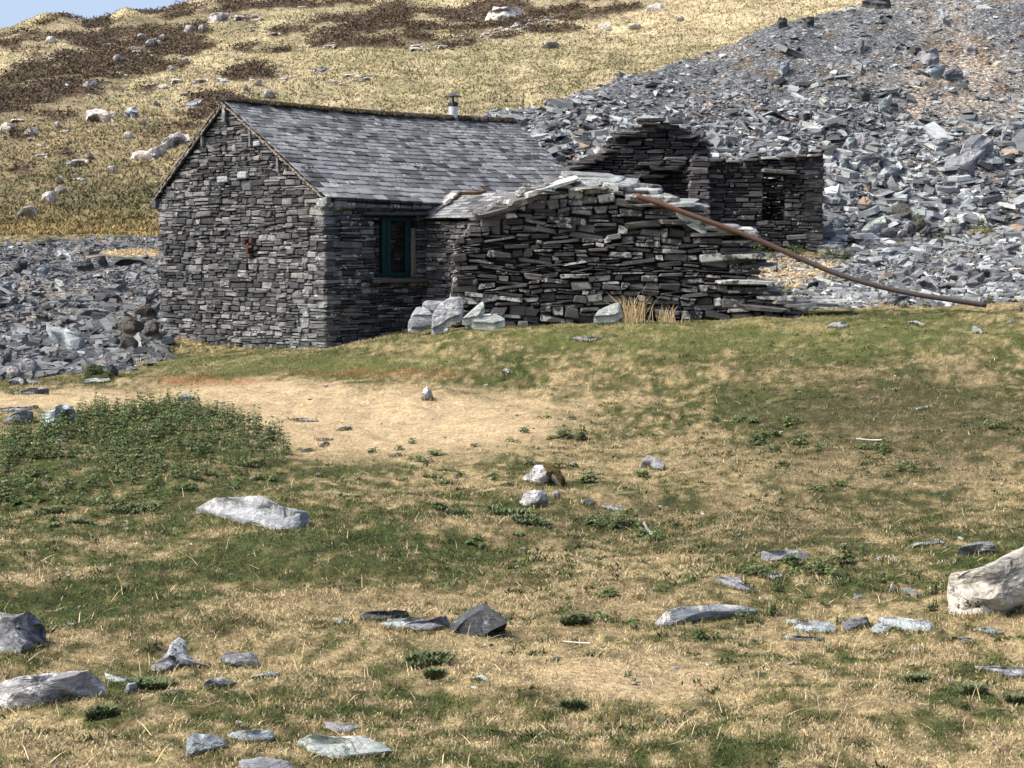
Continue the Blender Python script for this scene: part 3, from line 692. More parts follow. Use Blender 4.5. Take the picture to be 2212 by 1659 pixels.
# window
win = bpy.data.objects.new('window', None); COL.objects.link(win); win.parent = hut
def wbox(name, s0, s1, z0, z1, d0, d1, mat, jit=0):
    c = C0 + U * (s0 + s1) / 2 - (-Vv) * (d0 + d1) / 2; c[2] = (z0 + z1) / 2
    return chunk(name, c, U * (s1 - s0) / 2, Vv * (d1 - d0) / 2, z3 * (z1 - z0) / 2, mat, win, (.6, .7, .3), jit)
ws0, ws1, wz0, wz1 = w0[0], w1[0], w0[1], w1[1]; smid = LP(844, 530)[0]; sR = LP(893, 530)[0]
D0 = .14
def bars(name, lst, mat):
    Cs = []
    for s0, s1, z0, z1, d0, d1 in lst:
        c = C0 + U * (s0 + s1) / 2 + Vv * (d0 + d1) / 2; c[2] = (z0 + z1) / 2
        Cs.append(boxes(c[None], (U * (s1 - s0) / 2)[None], (Vv * (d1 - d0) / 2)[None], (z3 * (z1 - z0) / 2)[None]))
    V, P = stones(np.concatenate(Cs)); return hm(mesh(name, V, P, mat, parent=win))
bars('frame', [(ws0, sR + .06, wz0, wz0 + .05, D0, D0 + .08), (ws0, sR + .06, wz1 - .05, wz1, D0, D0 + .08), (ws0 - .03, ws0 + .03, wz0, wz1, D0 + .02, D0 + .08), (sR, sR + .07, wz0, wz1, D0, D0 + .08), (smid - .03, smid + .03, wz0, wz1, D0 + .001, D0 + .07)], MFR)
bars('sash', [(smid + .04, smid + .13, wz0 + .03, wz1 - .03, D0 - .02, D0 + .03), (sR - .09, sR - .01, wz0 + .03, wz1 - .03, D0 - .02, D0 + .03), (smid + .1, sR - .08, wz0 + .04, wz0 + .12, D0 - .019, D0 + .029), (smid + .1, sR - .08, wz1 - .10, wz1 - .03, D0 - .019, D0 + .029)], MFR)
bars('sash', [(smid - .12, smid - .04, wz0 + .03, wz1 - .03, D0 - .018, D0 + .03), (ws0 + .03, smid - .1, wz0 + .04, wz0 + .11, D0 - .019, D0 + .028)], MFR)
bars('glass', [(ws0, sR + .03, wz0 + .03, wz1 - .02, D0 + .035, D0 + .045)], GLASS)
bars('mortar_reveal', [(sR + .075, ws1 + .0, wz0 + .002, wz1 - .25, D0 - .04, D0 + .1)], MORTAR)
c = C0 + U * (ws0 + ws1 + .12) / 2 + Vv * .02; c[2] = wz0 - .05; chunk('sill', c, U * ((ws1 - ws0) / 2 + .14), Vv * .15, z3 * .045, plain("sill_stone", (.11, .10, .08), n=15, bumpd=.02), win)
# things seen on the inside sill: two pale bags of stone
# porch
PZ = on_plane(918, 474, C0, U, -Vv); ps = PZ[0]; pez = PZ[1]; pw = 2.0; pl = 2.6
PO = C0 + U * ps; porch_rz = pez + .55
porch = bpy.data.objects.new('porch', None); COL.objects.link(porch); porch.parent = hut
hm(stonewall('porch_wall', PO, -Vv, -U, [(0, gz0), (pl, gz0), (pl, pez - .1), (0, pez - .1)], SL, ch=(.05, .12), sl=(.14, .4), jut=.03, parent=porch, seed=41, tint=(0, .75), lich=.9))
hm(core('wall_core', PO, -Vv, -U, [(0, gz0), (pl, gz0), (pl, pez), (0, pez)], None, .07, .3, CORE, porch, cell=.1))
PE = PO + (-Vv) * pl
hm(stonewall('porch_wall', PE, U, -Vv, [(0, gz0), (pw, gz0), (pw, pez), (pw / 2, porch_rz), (0, pez)], SL, ch=(.06, .13), sl=(.2, .5), jut=.03, parent=porch, seed=42, tint=(0, .75)))
hm(core('wall_core', PE, U, -Vv, [(0, gz0), (pw, gz0), (pw, pez), (pw / 2, porch_rz - .1), (0, pez)], None, .07, .3, CORE, porch, cell=.1))
rg = np.random.default_rng(5); Cs = []; T = []
for side in (0, 1):
    e = PO + (U * (pw + .1) if side else -U * .1); e = e.copy(); e[2] = pez + .01
    r_ = PO + U * pw / 2; r_[2] = porch_rz; up = r_ - e; Lp = np.linalg.norm(up); up /= Lp; nr = np.cross(up, Vv); nr = nr if nr[2] > 0 else -nr
    for r in range(9):
        s = 0 - rg.uniform(0, .2)
        while s < pl + .1:
            w = rg.uniform(.18, .36); a_, b_ = max(s, -.12), min(s + w, pl + .1); c = e + (-Vv) * (a_ + b_) / 2 + up * (r + .55) / 9 * Lp + nr * .02
            Cs.append(boxes(c[None], ((-Vv) * (b_ - a_) / 2 * .98)[None], ((up - nr * .10) * Lp / 9 * .62)[None], (nr * .01)[None], .005)); T.append((rg.uniform(.1, .9), rg.random(), rg.random())); s += w
V, P = stones(np.concatenate(Cs)); hm(mesh('porch_roof', V, P, ROOF, np.repeat(np.array(T), 24, 0), parent=porch))
# flashing slab and mortar lumps where the porch roof meets the wall
def px(dx, dy, Y): return at(dx, dy, Y)
pA = LP(915, 470); pB = LP(1012, 438)
cA = C0 + U * (pA[0] + .05) - Vv * .1; cA[2] = pez + .08; cB = C0 + U * (pA[0] + .95) - Vv * .1; cB[2] = porch_rz + .02
d = (cB - cA); chunk('flashing_slab', (cA + cB) / 2, d * .5, -Vv * .13, z3 * .08, SL, porch, (.75, .6, .4), .02)
PINK = plain("pale_pink_mortar", (.62, .50, .43), n=15, amp=.2, bumpd=.03)
for f, sz in ((.50, .085), (.74, .065)):
    c = cA + d * f + z3 * .07 - Vv * .1; chunk('mortar_lump', c, d / np.linalg.norm(d) * sz * 1.3, -Vv * .08, z3 * sz * .55, PINK, porch, jit=.025)
c = PO + U * pw / 2 - Vv * .45; c[2] = porch_rz + .03; chunk('ridge_moss', c, -Vv * .34, U * .12, z3 * .05, plain("russet_moss", (.10, .055, .02), n=25, amp=.7, bumpd=.04), porch, jit=.04)
# flue
def lathe(name, prof, cen, mat, parent, n=20):
    V = []; 
    for r, z in prof:
        for k in range(n): V.append((cen[0] + r * math.cos(2 * math.pi * k / n), cen[1] + r * math.sin(2 * math.pi * k / n), cen[2] + z))
    q = [[i * n + k, i * n + (k + 1) % n, (i + 1) * n + (k + 1) % n, (i + 1) * n + k] for i in range(len(prof) - 1) for k in range(n)]
    return mesh(name, V, [np.array(q)], mat, parent=parent, smooth=False)
fs = 0
for s in np.linspace(5, 9, 400):
    p = C0 + Vv * RT + U * s; p[2] = RZ
    if proj(*p)[0] < 979: fs = s
fc = C0 + Vv * RT + U * fs; fc[2] = RZ - .02 - .07 * math.sin(fs / LLr * math.pi)
pxm = 47.5 / F
flue = hm(lathe('flue', [(.13, 0), (.13, .06), (.115, .065), (.115, .36), (.105, .365)], fc, METAL, hut))
lathe('flue_collar', [(.118, .33), (.12, .335), (.12, .42), (.10, .425), (.0, .42)], fc, METALD, flue).location = (0, 0, 0)
lathe('flue_stem', [(.024, .41), (.024, .60)], fc, METALD, flue).location = (0, 0, 0)
lathe('cowl', [(.0, .575), (.20, .565), (.215, .57), (.215, .58), (.10, .625), (.035, .65), (0, .655)], fc, plain("cowl_metal", (.10, .10, .10), .45, .4, .5), flue, 28).location = (0, 0, 0)
bk = []
for ang in (0.3, 2.4, 4.5):
    p0 = fc + np.array([math.cos(ang) * .115, math.sin(ang) * .115, .36]); p1 = fc + np.array([math.cos(ang) * .115, math.sin(ang) * .115, .58])
    bk.append(boxes(((p0 + p1) / 2)[None], np.array([[.005, 0, 0]]), np.array([[0, .005, 0]]), ((p1 - p0) / 2)[None]))
V, P = stones(np.concatenate(bk)); mesh('cowl_bracket', V, P, METAL, parent=flue).location = (0, 0, 0)
# rusty bracket in the gable and iron bar
t_, z_ = GP(541, 535)
Cs = []
for (dx, dy, hx_, hz_) in ((541, 532, .13, .035), (541, 541, .05, .16), (534, 521, .05, .05), (549, 519, .05, .06), (543, 553, .07, .05)):
    t_, z_ = GP(dx, dy); c = C0 + Vv * t_ - U * .05; c[2] = z_; Cs.append(boxes(c[None], (Vv * hx_)[None], (U * .06)[None], (z3 * hz_)[None], .02))
V, P = stones(np.concatenate(Cs)); hm(mesh('rusty_bracket', V, P, plain("dark_rust", (.055, .028, .02), n=20, amp=.5, bumpd=.02), parent=hut))
# thin upright slates set in the gable
for dx, dy, hh in ((900, 485, 0),): pass
for (dx, dy, h_) in ((900, 480, 0),): pass
for (dx, dy, h_, w_) in ((899 - 0, 489, 0, 0),): pass
for (dx, dy, hz_, ht_) in ((700 + 0 - 1, 0, 0, 0),): pass
for zx, zy, hz_ in ((1095, 670, .16), (1370, 930, .16), (625, 690, .12)):
    dx = (500 + zx * .3617) * .6064; dy = (250 + zy * .3617) * .6064; t_, z_ = GP(dx, dy); c = C0 + Vv * t_ - U * .04; c[2] = z_
    chunk('upright_slate', c, Vv * .025, U * .03, z3 * hz_, RM['grey'], hut, jit=.01)
for zx, zy, hx_, hz_, mt in ((1160, 720, .10, .05, 'pale'), (1020, 1033, .14, .075, 'pale'), (820, 1075, .17, .055, 'pale')):
    dx = (500 + zx * .3617) * .6064; dy = (250 + zy * .3617) * .6064; t_, z_ = GP(dx, dy); c = C0 + Vv * t_ - U * .02; c[2] = z_
    chunk('pale_stone', c, Vv * hx_, U * .04, z3 * hz_, RM[mt] if mt != 'pale' else RM['blue'], hut, jit=.015)

# ------------------------------------------------------------------ ruined dry-stone wall in front
RWY = 37.2
RP = np.array([0., RWY, 0.]); XU = np.array([1., 0, 0]); XN = np.array([0, -1., 0])
def RPx(dx, dy, Y=RWY): p = at(dx, dy, Y); return (float(p[0]), float(p[2]))
rw = empty('ruined_wall', (1.6, RWY + .5, -1.6), 'long tumbled dry-stone slate wall leaning beside the hut, stepped down at its right end', 'wall')
def rm_(o): o.location = Vector(o.location) - rw.location; return o
out1 = [(983, 512), (1010, 498), (1060, 462), (1105, 432), (1150, 420), (1200, 404), (1290, 408), (1370, 424), (1395, 440), (1460, 458), (1500, 478), (1525, 492), (1605, 502), (1620, 525), (1632, 560), (1640, 600), (1655, 622), (1700, 645), (1722, 660), (1722, 745), (975, 745)]
pl1 = [RPx(*p) for p in out1]
def rt(T, cn):
    T = T.copy(); z0_ = cn[:, 2]; T[:, 0] = np.clip(T[:, 0] * .8 + .35 * ss(.6, 1.15, z0_) * T[:, 2], 0, 1); return T
rm_(stonewall('wall_face', RP, XU, XN, pl1, SLR, ch=(.05, .20), sl=(.12, .52), depth=.5, jut=.10, jit=.06, ragged=.10, wav=.14, rot=.17, parent=rw, seed=51, tint=(.05, .72), split=.42, gap=.016, layers=3, lay_step=.48, tfn=rt))
rm_(core('wall_core', RP, XU, XN, [(pl1[0][0] + .12, -2.6)] + [(p[0] + (.12 if p[0] < 1.5 else -.15), p[1] - .12) for p in pl1[:-2]] + [(pl1[-2][0] - .3, -2.6)], None, .12, 1.1, CORE, rw))
def slabs(name, lst, mat, parent, rootfix, rg, jit=.02):
    Cs = []; T = []
    for (x, y, z, lx, ly, lz, yaw, pit, rol, t) in lst:
        cy_, sy_ = math.cos(yaw), math.sin(yaw)
        ax = np.array([cy_, sy_, math.tan(rol)]); ay = np.array([-sy_, cy_, math.tan(pit)]); ax /= np.linalg.norm(ax); ay /= np.linalg.norm(ay); az = np.cross(ax, ay)
        c = boxes(np.array([[x, y, z]]), (ax * lx)[None], (ay * ly)[None], (az * lz)[None]); c = c + rg.uniform(-1, 1, c.shape) * jit + ax * rg.uniform(-1, 1, (1, 8, 1)) * lx * .25
        Cs.append(c); T.append((t, rg.random(), rg.random()))
    V, P = stones(np.concatenate(Cs)); return rootfix(mesh(name, V, P, mat, np.repeat(np.array(T), 24, 0), parent=parent))
rg = np.random.default_rng(77); L = []
topx = [p[0] for p in out1[:-2]]; 
for k in range(300):
    dx = rg.uniform(1050, 1600); yt = np.interp(dx, [983, 1060, 1150, 1200, 1290, 1370, 1460, 1525, 1605], [512, 462, 420, 404, 408, 424, 458, 492, 502])
    Yd = rg.uniform(RWY + .0, RWY + 1.5); p = at(dx, yt - 1, RWY)
    zz = p[2] + rg.uniform(-.05, .04) + (Yd - RWY) * .08 * (1 if 1150 < dx < 1380 else .0)
    l = rg.uniform(.12, .38); L.append((p[0], Yd, zz, l, l * rg.uniform(.5, .9), rg.uniform(.02, .045), rg.uniform(-.6, .6), rg.uniform(-.12, .2), rg.uniform(-.12, .12) - (.0 if dx < 1300 else .1), np.clip(rg.normal(.55, .24), 0, .97)))
for (dx, dy, lpx, tpx, Yd, t) in ((1275, 378, 58, 5, RWY + 1.0, .9), (1240, 392, 42, 7, RWY + .9, .85), (1300, 388, 45, 7, RWY + .8, .97), (1190, 402, 58, 5, RWY + .1, 1.0), (1345, 394, 40, 7, RWY + .8, .95), (1250, 400, 50, 8, RWY + .5, .6), (1160, 412, 45, 6, RWY + .2, .5), (1390, 410, 40, 5, RWY + .6, .95), (1310, 402, 60, 8, RWY + .4, .85), (1440, 438, 60, 5, RWY + .3, .95), (1480, 446, 45, 6, RWY + .6, .9), (1215, 396, 40, 8, RWY + .6, .7), (1370, 402, 50, 7, RWY + .9, .6), (1130, 425, 40, 6, RWY + .1, .6), (1405, 425, 55, 7, RWY + .3, .7), (1110, 440, 50, 7, RWY + .15, .75), (1075, 452, 50, 6, RWY + .1, .5)):
    p = at(dx, dy, Yd); L.append((p[0], Yd, p[2], lpx / F * Yd, .3, tpx / F * Yd, rg.uniform(-.3, .3), rg.uniform(0, .25), rg.uniform(-.06, .06) + (.25 if dx < 1210 else -.05), t))
slabs('capping_slabs', L, SLR, rw, rm_, rg)
L = []   # long slabs that stick out of the right end
for k in range(46):
    dy = rg.uniform(505, 668); dx = np.interp(dy, [500, 560, 600, 645, 670], [1575, 1600, 1605, 1655, 1680]) + rg.uniform(-25, 22); Yd = RWY + rg.uniform(.0, 1.1); p = at(dx, dy, RWY)
    L.append((p[0], Yd, p[2], rg.uniform(.22, .5), rg.uniform(.15, .35), rg.uniform(.02, .05), rg.uniform(-.4, .4), rg.uniform(-.05, .08), rg.uniform(-.1, .04), rg.uniform(.1, .8)))
for (dx, dy, l) in ((1585, 494, 42), (1480, 478, 55), (1560, 500, 60), (1700, 648, 45), (1735, 655, 50), (1675, 640, 45), (1770, 655, 40), (1790, 652, 45)):
    p = at(dx, dy, RWY + .05); L.append((p[0], RWY + .1, p[2], l / F * RWY, .3, .04, rg.uniform(-.2, .2), .1, rg.uniform(-.04, .04), rg.uniform(.4, .95)))
slabs('end_slabs', L, SLR, rw, rm_, rg)
# rusty pipe resting on the wall
def tube(name, pts, rad, mat, loc, n=14, cap=True):
    pts = np.array(pts, float); t = np.linspace(0, len(pts) - 1, 60); 
    def cr(t):
        i = np.clip(t.astype(int), 0, len(pts) - 2); f = (t - i)[:, None]; p0 = pts[np.maximum(i - 1, 0)]; p1 = pts[i]; p2 = pts[i + 1]; p3 = pts[np.minimum(i + 2, len(pts) - 1)]
        return .5 * ((2 * p1) + (-p0 + p2) * f + (2 * p0 - 5 * p1 + 4 * p2 - p3) * f ** 2 + (-p0 + 3 * p1 - 3 * p2 + p3) * f ** 3)
    c = cr(t); d = np.gradient(c, axis=0); d /= np.linalg.norm(d, axis=1, keepdims=True); s = np.cross(d, [0, 0, 1]); s /= np.linalg.norm(s, axis=1, keepdims=True); w = np.cross(s, d)
    a_ = np.linspace(0, 2 * math.pi, n, endpoint=False); m_ = len(c)
    def ring(r): return (c[:, None] + (s[:, None] * np.cos(a_)[None, :, None] + w[:, None] * np.sin(a_)[None, :, None]) * r).reshape(-1, 3)
    V = np.concatenate([ring(rad), ring(rad * .8)]); q = []
    for i in range(m_ - 1):
        for k in range(n):
            j = (k + 1) % n; q.append([i * n + k, i * n + j, (i + 1) * n + j, (i + 1) * n + k]); b = m_ * n; q.append([b + i * n + j, b + i * n + k, b + (i + 1) * n + k, b + (i + 1) * n + j])
    for k in range(n):
        j = (k + 1) % n; b = m_ * n; q.append([k, b + k, b + j, j]); e = (m_ - 1) * n; q.append([e + j, b + e + j, b + e + k, e + k])
    return mesh(name, V, [np.array(q)], mat, smooth=True, loc=loc)
pp = []
for dx, dy, Yd in ((1374, 423, 36.95), (1430, 441, 36.92), (1500, 467, 36.9), (1570, 492, 36.88), (1640, 519, 36.85), (1720, 554, 36.8), (1800, 588, 36.75), (1880, 613, 36.7), (1960, 632, 36.65), (2040, 645, 36.6), (2130, 659, 36.6)): pp.append(at(dx, dy, Yd))
pipe = tube('rusty_pipe', pp, .050, RUST, pp[4]); tag(pipe, 'long bent rusty iron pipe resting on the tumbled wall and running down to the grass', 'pipe')

# ------------------------------------------------------------------ ruins under the tip
def Z4(zx, zy): return (1212.8 + zx * .2741, 242.6 + zy * .2741)
ru = empty('ruined_building', (6.5, 48.6, .2), 'dark roofless slate ruin with a narrow doorway at the foot of the tip', 'ruin')
def ru_(o): o.location = Vector(o.location) - ru.location; return o
RY = 48.4; RP2 = np.array([0., RY, 0.])
def R2(p): q = at(*Z4(*p), RY); return (float(q[0]), float(q[2]))
o2 = [R2(p) for p in ((1165, 395), (1300, 380), (1500, 372), (1700, 350), (1880, 330), (1930, 290), (2065, 292), (2065, 1060), (1165, 1060))]
d2 = [R2(p) for p in ((1585, 488), (1768, 488), (1768, 862), (1585, 862))]
DT = dict(ch=(.05, .14), sl=(.13, .46), depth=.45, jut=.04, jit=.03, wav=.05, rot=.06, split=.35, gap=.01)
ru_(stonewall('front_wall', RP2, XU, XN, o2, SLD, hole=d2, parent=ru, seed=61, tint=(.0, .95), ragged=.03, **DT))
ru_(core('wall_core', RP2, XU, XN, [(p[0], p[1] - .08) for p in o2], d2, .09, .4, CORE, ru))
# pier at its left, standing forward
RPf = np.array([0., RY - .5, 0.])
def R2f(p, Y=RY - .5): q = at(*Z4(*p), Y); return (float(q[0]), float(q[2]))
ru_(stonewall('side_pier', RPf, XU, XN, [R2f(p) for p in ((1020, 380), (1060, 340), (1160, 375), (1172, 700), (1172, 1000), (1000, 1000), (1010, 560))], SLR, parent=ru, seed=62, tint=(.1, .7), lich=.6, ragged=.05, ch=(.05, .12), sl=(.2, .5), depth=.45, jut=.05, jit=.02, rot=.04))
# inner wall seen through the door + back wall
DOORSHADE = stone_mat("doorway_shade_slate", [(0, (.008, .008, .009)), (1, (.022, .021, .021))], lich_amt=.1)  # shade inside the doorway painted as near-black stone
ru_(stonewall('inner_wall', np.array([0., RY + .95, 0.]), XU, XN, [(o2[0][0] - .3, -.4), (o2[6][0], -.4), (o2[6][0], o2[2][1] - .05), (o2[0][0] - .3, o2[2][1] - .05)], DOORSHADE, parent=ru, seed=63, tint=(0, .12), lich=.2, **DT))
sidex = o2[6][0]
ru_(stonewall('side_wall', np.array([sidex, RY, 0.]), np.array([0, 1., 0]), XU, [(0, -.6), (1.5, -.6), (1.5, o2[5][1] - .1), (0, o2[5][1])], SLD, parent=ru, seed=64, tint=(.2, .9), **DT))
p = at(*Z4(1705, 468), RY - .04); chunkc = boxes(np.array([p]), np.array([[.42, 0, -.03]]), np.array([[0, .25, 0]]), np.array([[0, 0, .045]]), .015)
V, P = stones(chunkc); ru_(mesh('lintel', V, P, SLR, np.repeat(np.array([[.5, .6, .5]]), 24, 0), parent=ru))
L = []
for zx, zy, l in ((1180, 378, 110), (900, 368, 90), (1480, 378, 60), (1350, 392, 50), (1990, 305, 45), (1990, 340, 55), (1890, 345, 50), (1640, 360, 60), (1760, 350, 60), (1100, 362, 50)):
    p = at(*Z4(zx, zy), RY - .05); L.append((p[0], RY + .1, p[2] + .02, l * .2741 / F * RY, .3, .03, rg.uniform(-.1, .1), .05, rg.uniform(-.03, .03), rg.uniform(.4, .8)))
slabs('capping_slabs', L, SLR, ru, ru_, rg, .015)
# upper retaining wall half buried in the tip
ub = empty('retaining_wall', (3.9, 49.6, 1.2), 'dark half-buried slate retaining wall with a broken top below the tip', 'wall')
def ub_(o): o.location = Vector(o.location) - ub.location; return o
UY = 49.2; RP3 = np.array([0., UY, 0.])
def R3(p): q = at(*Z4(*p), UY); return (float(q[0]), float(q[2]))
o3 = [R3(p) for p in ((-60, 470), (40, 420), (200, 400), (330, 350), (400, 270), (460, 200), (580, 150), (690, 95), (780, 90), (880, 100), (950, 170), (1040, 205), (1140, 250), (1120, 350), (1010, 370), (1030, 800), (400, 800), (-60, 600))]
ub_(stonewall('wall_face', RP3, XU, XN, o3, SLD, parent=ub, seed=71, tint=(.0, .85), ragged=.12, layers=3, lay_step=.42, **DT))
L = []
for k in range(140):
    zx = rg.uniform(-60, 1150); zt = np.interp(zx, [-60, 40, 200, 330, 400, 460, 580, 690, 880, 950, 1040, 1140], [470, 420, 400, 350, 270, 200, 150, 95, 100, 170, 205, 250]); p = at(*Z4(zx, zt + rg.uniform(-12, 14)), UY); l = rg.uniform(.1, .32)
    L.append((p[0], UY + rg.uniform(-.05, 1.0), p[2], l, l * .7, rg.uniform(.02, .05), rg.uniform(-.6, .6), rg.uniform(-.1, .25), rg.uniform(-.15, .15), rg.uniform(.2, .9)))
for zx, zy, l in ((700, 410, 90), (800, 440, 110), (640, 480, 60), (700, 505, 110), (560, 510, 60), (750, 60, 60), (660, 60, 60), (900, 75, 50)):
    p = at(*Z4(zx, zy), UY - .1); L.append((p[0], UY - .1, p[2], l * .2741 / F * UY, .25, .05, rg.uniform(-.2, .2), .05, rg.uniform(-.06, .06), rg.uniform(.3, .7)))
slabs('capping_slabs', L, SLD, ub, ub_, rg)

# ------------------------------------------------------------------ single stones
REG = {'1': (0, 818.6, .329), '2': (0, 1234.6, .329), '3': (727.7, 1234.6, .329), '4': (1484.5, 1234.6, .329), '5': (1484.5, 818.6, .329), '6': (727.7, 818.6, .3421),
       'D': (0, 0, 1), '7': (0, 485.1, .2467), '8': (1637.3, 363.8, .2599), '9': (1637.3, 0, .2599), 'B': (667, 363.8, .2741), 'H': (0, 0, .3838), 'W': (1212.8, 242.6, .2741)}
ROCKS = []; EDGE = []
def vnoise3(P, s, seed):
    return (fbm(P[:, 0] * s + P[:, 2] * s * .7, P[:, 1] * s + P[:, 2] * s * 1.1, seed, 4) - .5) + .5 * (fbm(P[:, 2] * s * 1.3 + 5, P[:, 0] * s - P[:, 1] * s, seed + 9, 3) - .5)
def rock(reg, pts, mk, label, tilt=38, th=.05, kind='slab', name='slate_slab', cat='stone slab', group=None, Y=None, side=0., rise=None, seed=None, lift=0.):
    ox, oy, sc_ = REG[reg]; pts = np.array([(ox + a * sc_, oy + b * sc_) for a, b in pts])
    seed = seed or (len(ROCKS) * 13 + 5); rg = np.random.default_rng(seed)
    i = int(np.argmax(pts[:, 1])); lowx, lowy = pts[i]
    base = hit(lowx, lowy) if Y is None else at(lowx, lowy, Y)
    seg = np.linalg.norm(np.roll(pts, -1, 0) - pts, axis=1); cum = np.concatenate([[0], np.cumsum(seg)]); M = 64
    u = np.linspace(0, cum[-1], M, endpoint=False); idx = np.searchsorted(cum, u, 'right') - 1; f = (u - cum[idx]) / seg[idx]
    pts = pts[idx] * (1 - f[:, None]) + pts[(idx + 1) % len(pts)] * f[:, None]
    tl = math.radians(tilt); sa = side
    n = np.array([math.sin(sa) * math.sin(tl), -math.cos(sa) * math.sin(tl), math.cos(tl)])
    # project the outline on the tilted plane through the contact point
    a, b, c = ray(pts[:, 0], pts[:, 1]); d = np.stack([a, b, c], 1)
    # every column stands where its lower edge meets the ground
    gx = np.linspace(pts[:, 0].min() + .5, pts[:, 0].max() - .5, 9); wid = (pts[:, 0].max() - pts[:, 0].min()) / F * base[1]; B = []
    for g_ in gx:
        k = np.abs(pts[:, 0] - g_) < (gx[1] - gx[0]) * .75; yl = pts[k, 1].max() if k.any() else lowy
        hp = hit(g_, yl) if Y is None else at(g_, yl, Y)
        far_ = wid * (1.5 if kind == 'slab' and reg in '12345D' else .6)
        if hp[1] > base[1] + far_ or hp[1] < base[1] - wid * .4: hp = at(g_, yl, min(max(hp[1], base[1] - wid * .4), base[1] + far_))
        B.append(hp)
    B = np.array(B); Bp = np.stack([np.interp(pts[:, 0], gx, B[:, k]) for k in range(3)], 1)
    t = (Bp @ n) / (d @ n); P = d * t[:, None] + np.array([0, -lift * .7, lift * .5])
    Q = P; per = float(np.linalg.norm(np.roll(P, -1, 0) - P, axis=1).sum())
    r0 = per / 8
    cen = Q.mean(0)
    QS = [Q]
    for _ in range(60): q_ = QS[-1]; QS.append((np.roll(q_, 1, 0) + 2 * q_ + np.roll(q_, -1, 0)) / 4)
    Q = Q + (Q - cen) / (np.linalg.norm(Q - cen, axis=1, keepdims=True) + 1e-6) * (vnoise3(Q, 9 / max(r0, .05), seed)[:, None]) * r0 * .10
    thk = (th if rise is None else rise) * (.6 if kind == 'slab' and lift == 0 else 1.)
    rings = []
    if kind == 'slab': prof = [(1.02, -1.), (1.0, -.1), (.985, .35), (.955, .8), (.90, 1.0), (.78, 1.02), (.62, 1.03), (.45, 1.05), (.28, 1.05), (.12, 1.06)]
    else: prof = [(1.0, -.5), (1.0, 0.), (.97, .22), (.90, .48), (.80, .68), (.68, .82), (.54, .92), (.40, .97), (.25, 1.0), (.11, 1.02)]
    V = []
    for k, (r, h) in enumerate(prof):
        rp = cen + (QS[int(60 * max(0, (.8 if kind == 'slab' else 1.) - r))] - cen) * r if r < .97 else cen + (Q - cen) * r
        if h < 0: p = rp - n * thk * .0 + np.array([0, 0, h]) * max(.10 * r0 * 4, .12) + np.array([0, .02, 0])
        else: p = rp + n * thk * (h - (.15 if kind == 'slab' else .1))
        if h > 0:
            dn = vnoise3(p, 3.2 / max(r0, .05), seed + 3); q = np.round(dn * 9) / 9 * .6 + dn * .4
            p = p + n * (q[:, None]) * thk * (.9 if kind == 'slab' else .5) * min(1, h * 1.2) * .8
        V.append(p)
    V.append((cen + n * thk * (.9 if kind == 'slab' else .93))[None]); V = np.concatenate(V); q = []
    body = np.arange(len(V)) >= M
    for _ in range(3 if kind == 'slab' else 14):      # flat cleaved faces
        m_ = rg.normal(0, 1, 3) * (.45 if kind == 'slab' else 1.) + n * 1.1; m_ /= np.linalg.norm(m_)
        pr = (V - cen) @ m_; dq = np.quantile(pr[body], (rg.uniform(.88, .96) if kind == 'slab' else rg.uniform(.90, .98))); ex = np.clip(pr - dq, 0, None) * body; V = V - m_ * ex[:, None] * .92
    V = V + n * (vnoise3(V, 11 / max(r0, .05), seed + 7) * thk * .10 * body)[:, None]
    K = len(prof)
    for k in range(K - 1):
        i0 = np.arange(M); j0 = (i0 + 1) % M; q.append(np.stack([k * M + i0, k * M + j0, (k + 1) * M + j0, (k + 1) * M + i0], 1))
    tri = np.stack([(K - 1) * M + np.arange(M), (K - 1) * M + (np.arange(M) + 1) % M, np.full(M, K * M)], 1)
    loc = base.copy()
    if base[1] < 37 and reg != 'B': EDGE.append(B)
    o = mesh(name, V, [np.concatenate(q), tri], RM[mk], smooth=False, loc=loc)
    tag(o, label, cat, group); ROCKS.append(o); return o
G1 = 'slate slabs lying in the turf'
def rk(*a, **k): return rock(*a, **k)
def bo(*a, **k):
    k.setdefault('kind', 'boulder'); k.setdefault('name', 'boulder'); k.setdefault('cat', 'boulder'); k.setdefault('tilt', 58); k.setdefault('th', .12); return rock(*a, **k)
# near left
rk('1', [(1285, 855), (1400, 795), (1600, 785), (1800, 770), (1890, 790), (1920, 825), (2035, 875), (1980, 905), (1955, 1000), (1870, 1000), (1720, 965), (1600, 950), (1500, 910)], 'light', 'large low grey rock with a sloping lit face, just below the nettle bed', tilt=40, th=.09, name='boulder', cat='boulder')
rk('1', [(260, 240), (330, 200), (400, 170), (490, 165), (515, 185), (420, 230), (385, 300), (330, 315), (262, 275)], 'blue', 'pale blue slate slab poking out of the top left edge of the nettles', group=G1)
bo('1', [(20, 270), (90, 215), (170, 205), (220, 215), (200, 270), (150, 300), (60, 300)], 'grey', 'dark rough rock at the far left edge above the nettles')
rk('1', [(-40, 200), (0, 195), (130, 180), (250, 175), (240, 190), (60, 215), (-40, 212)], 'lilac', 'long thin flat slab on the pale path at the left edge', th=.03, group=G1)
rk('1', [(1150, 135), (1180, 110), (1230, 95), (1275, 110), (1280, 130), (1200, 140)], 'blue', 'small blue stone just behind the tallest nettle tips', tilt=50)
rk('1', [(350, 400), (400, 375), (465, 370), (455, 395), (400, 410)], 'pale', 'small pale slab enclosed by nettles on the left', th=.03)
rk('1', [(1885, 260), (1960, 250), (2080, 270), (2090, 280), (1990, 280)], 'lilac', 'thin flat slate right of the nettle bed on the pale grass, farthest of three', th=.015, group=G1)
rk('1', [(2095, 435), (2130, 412), (2155, 408), (2160, 420), (2120, 450)], 'grey', 'small dark tilted slate on the pale grass right of the nettles', th=.02)
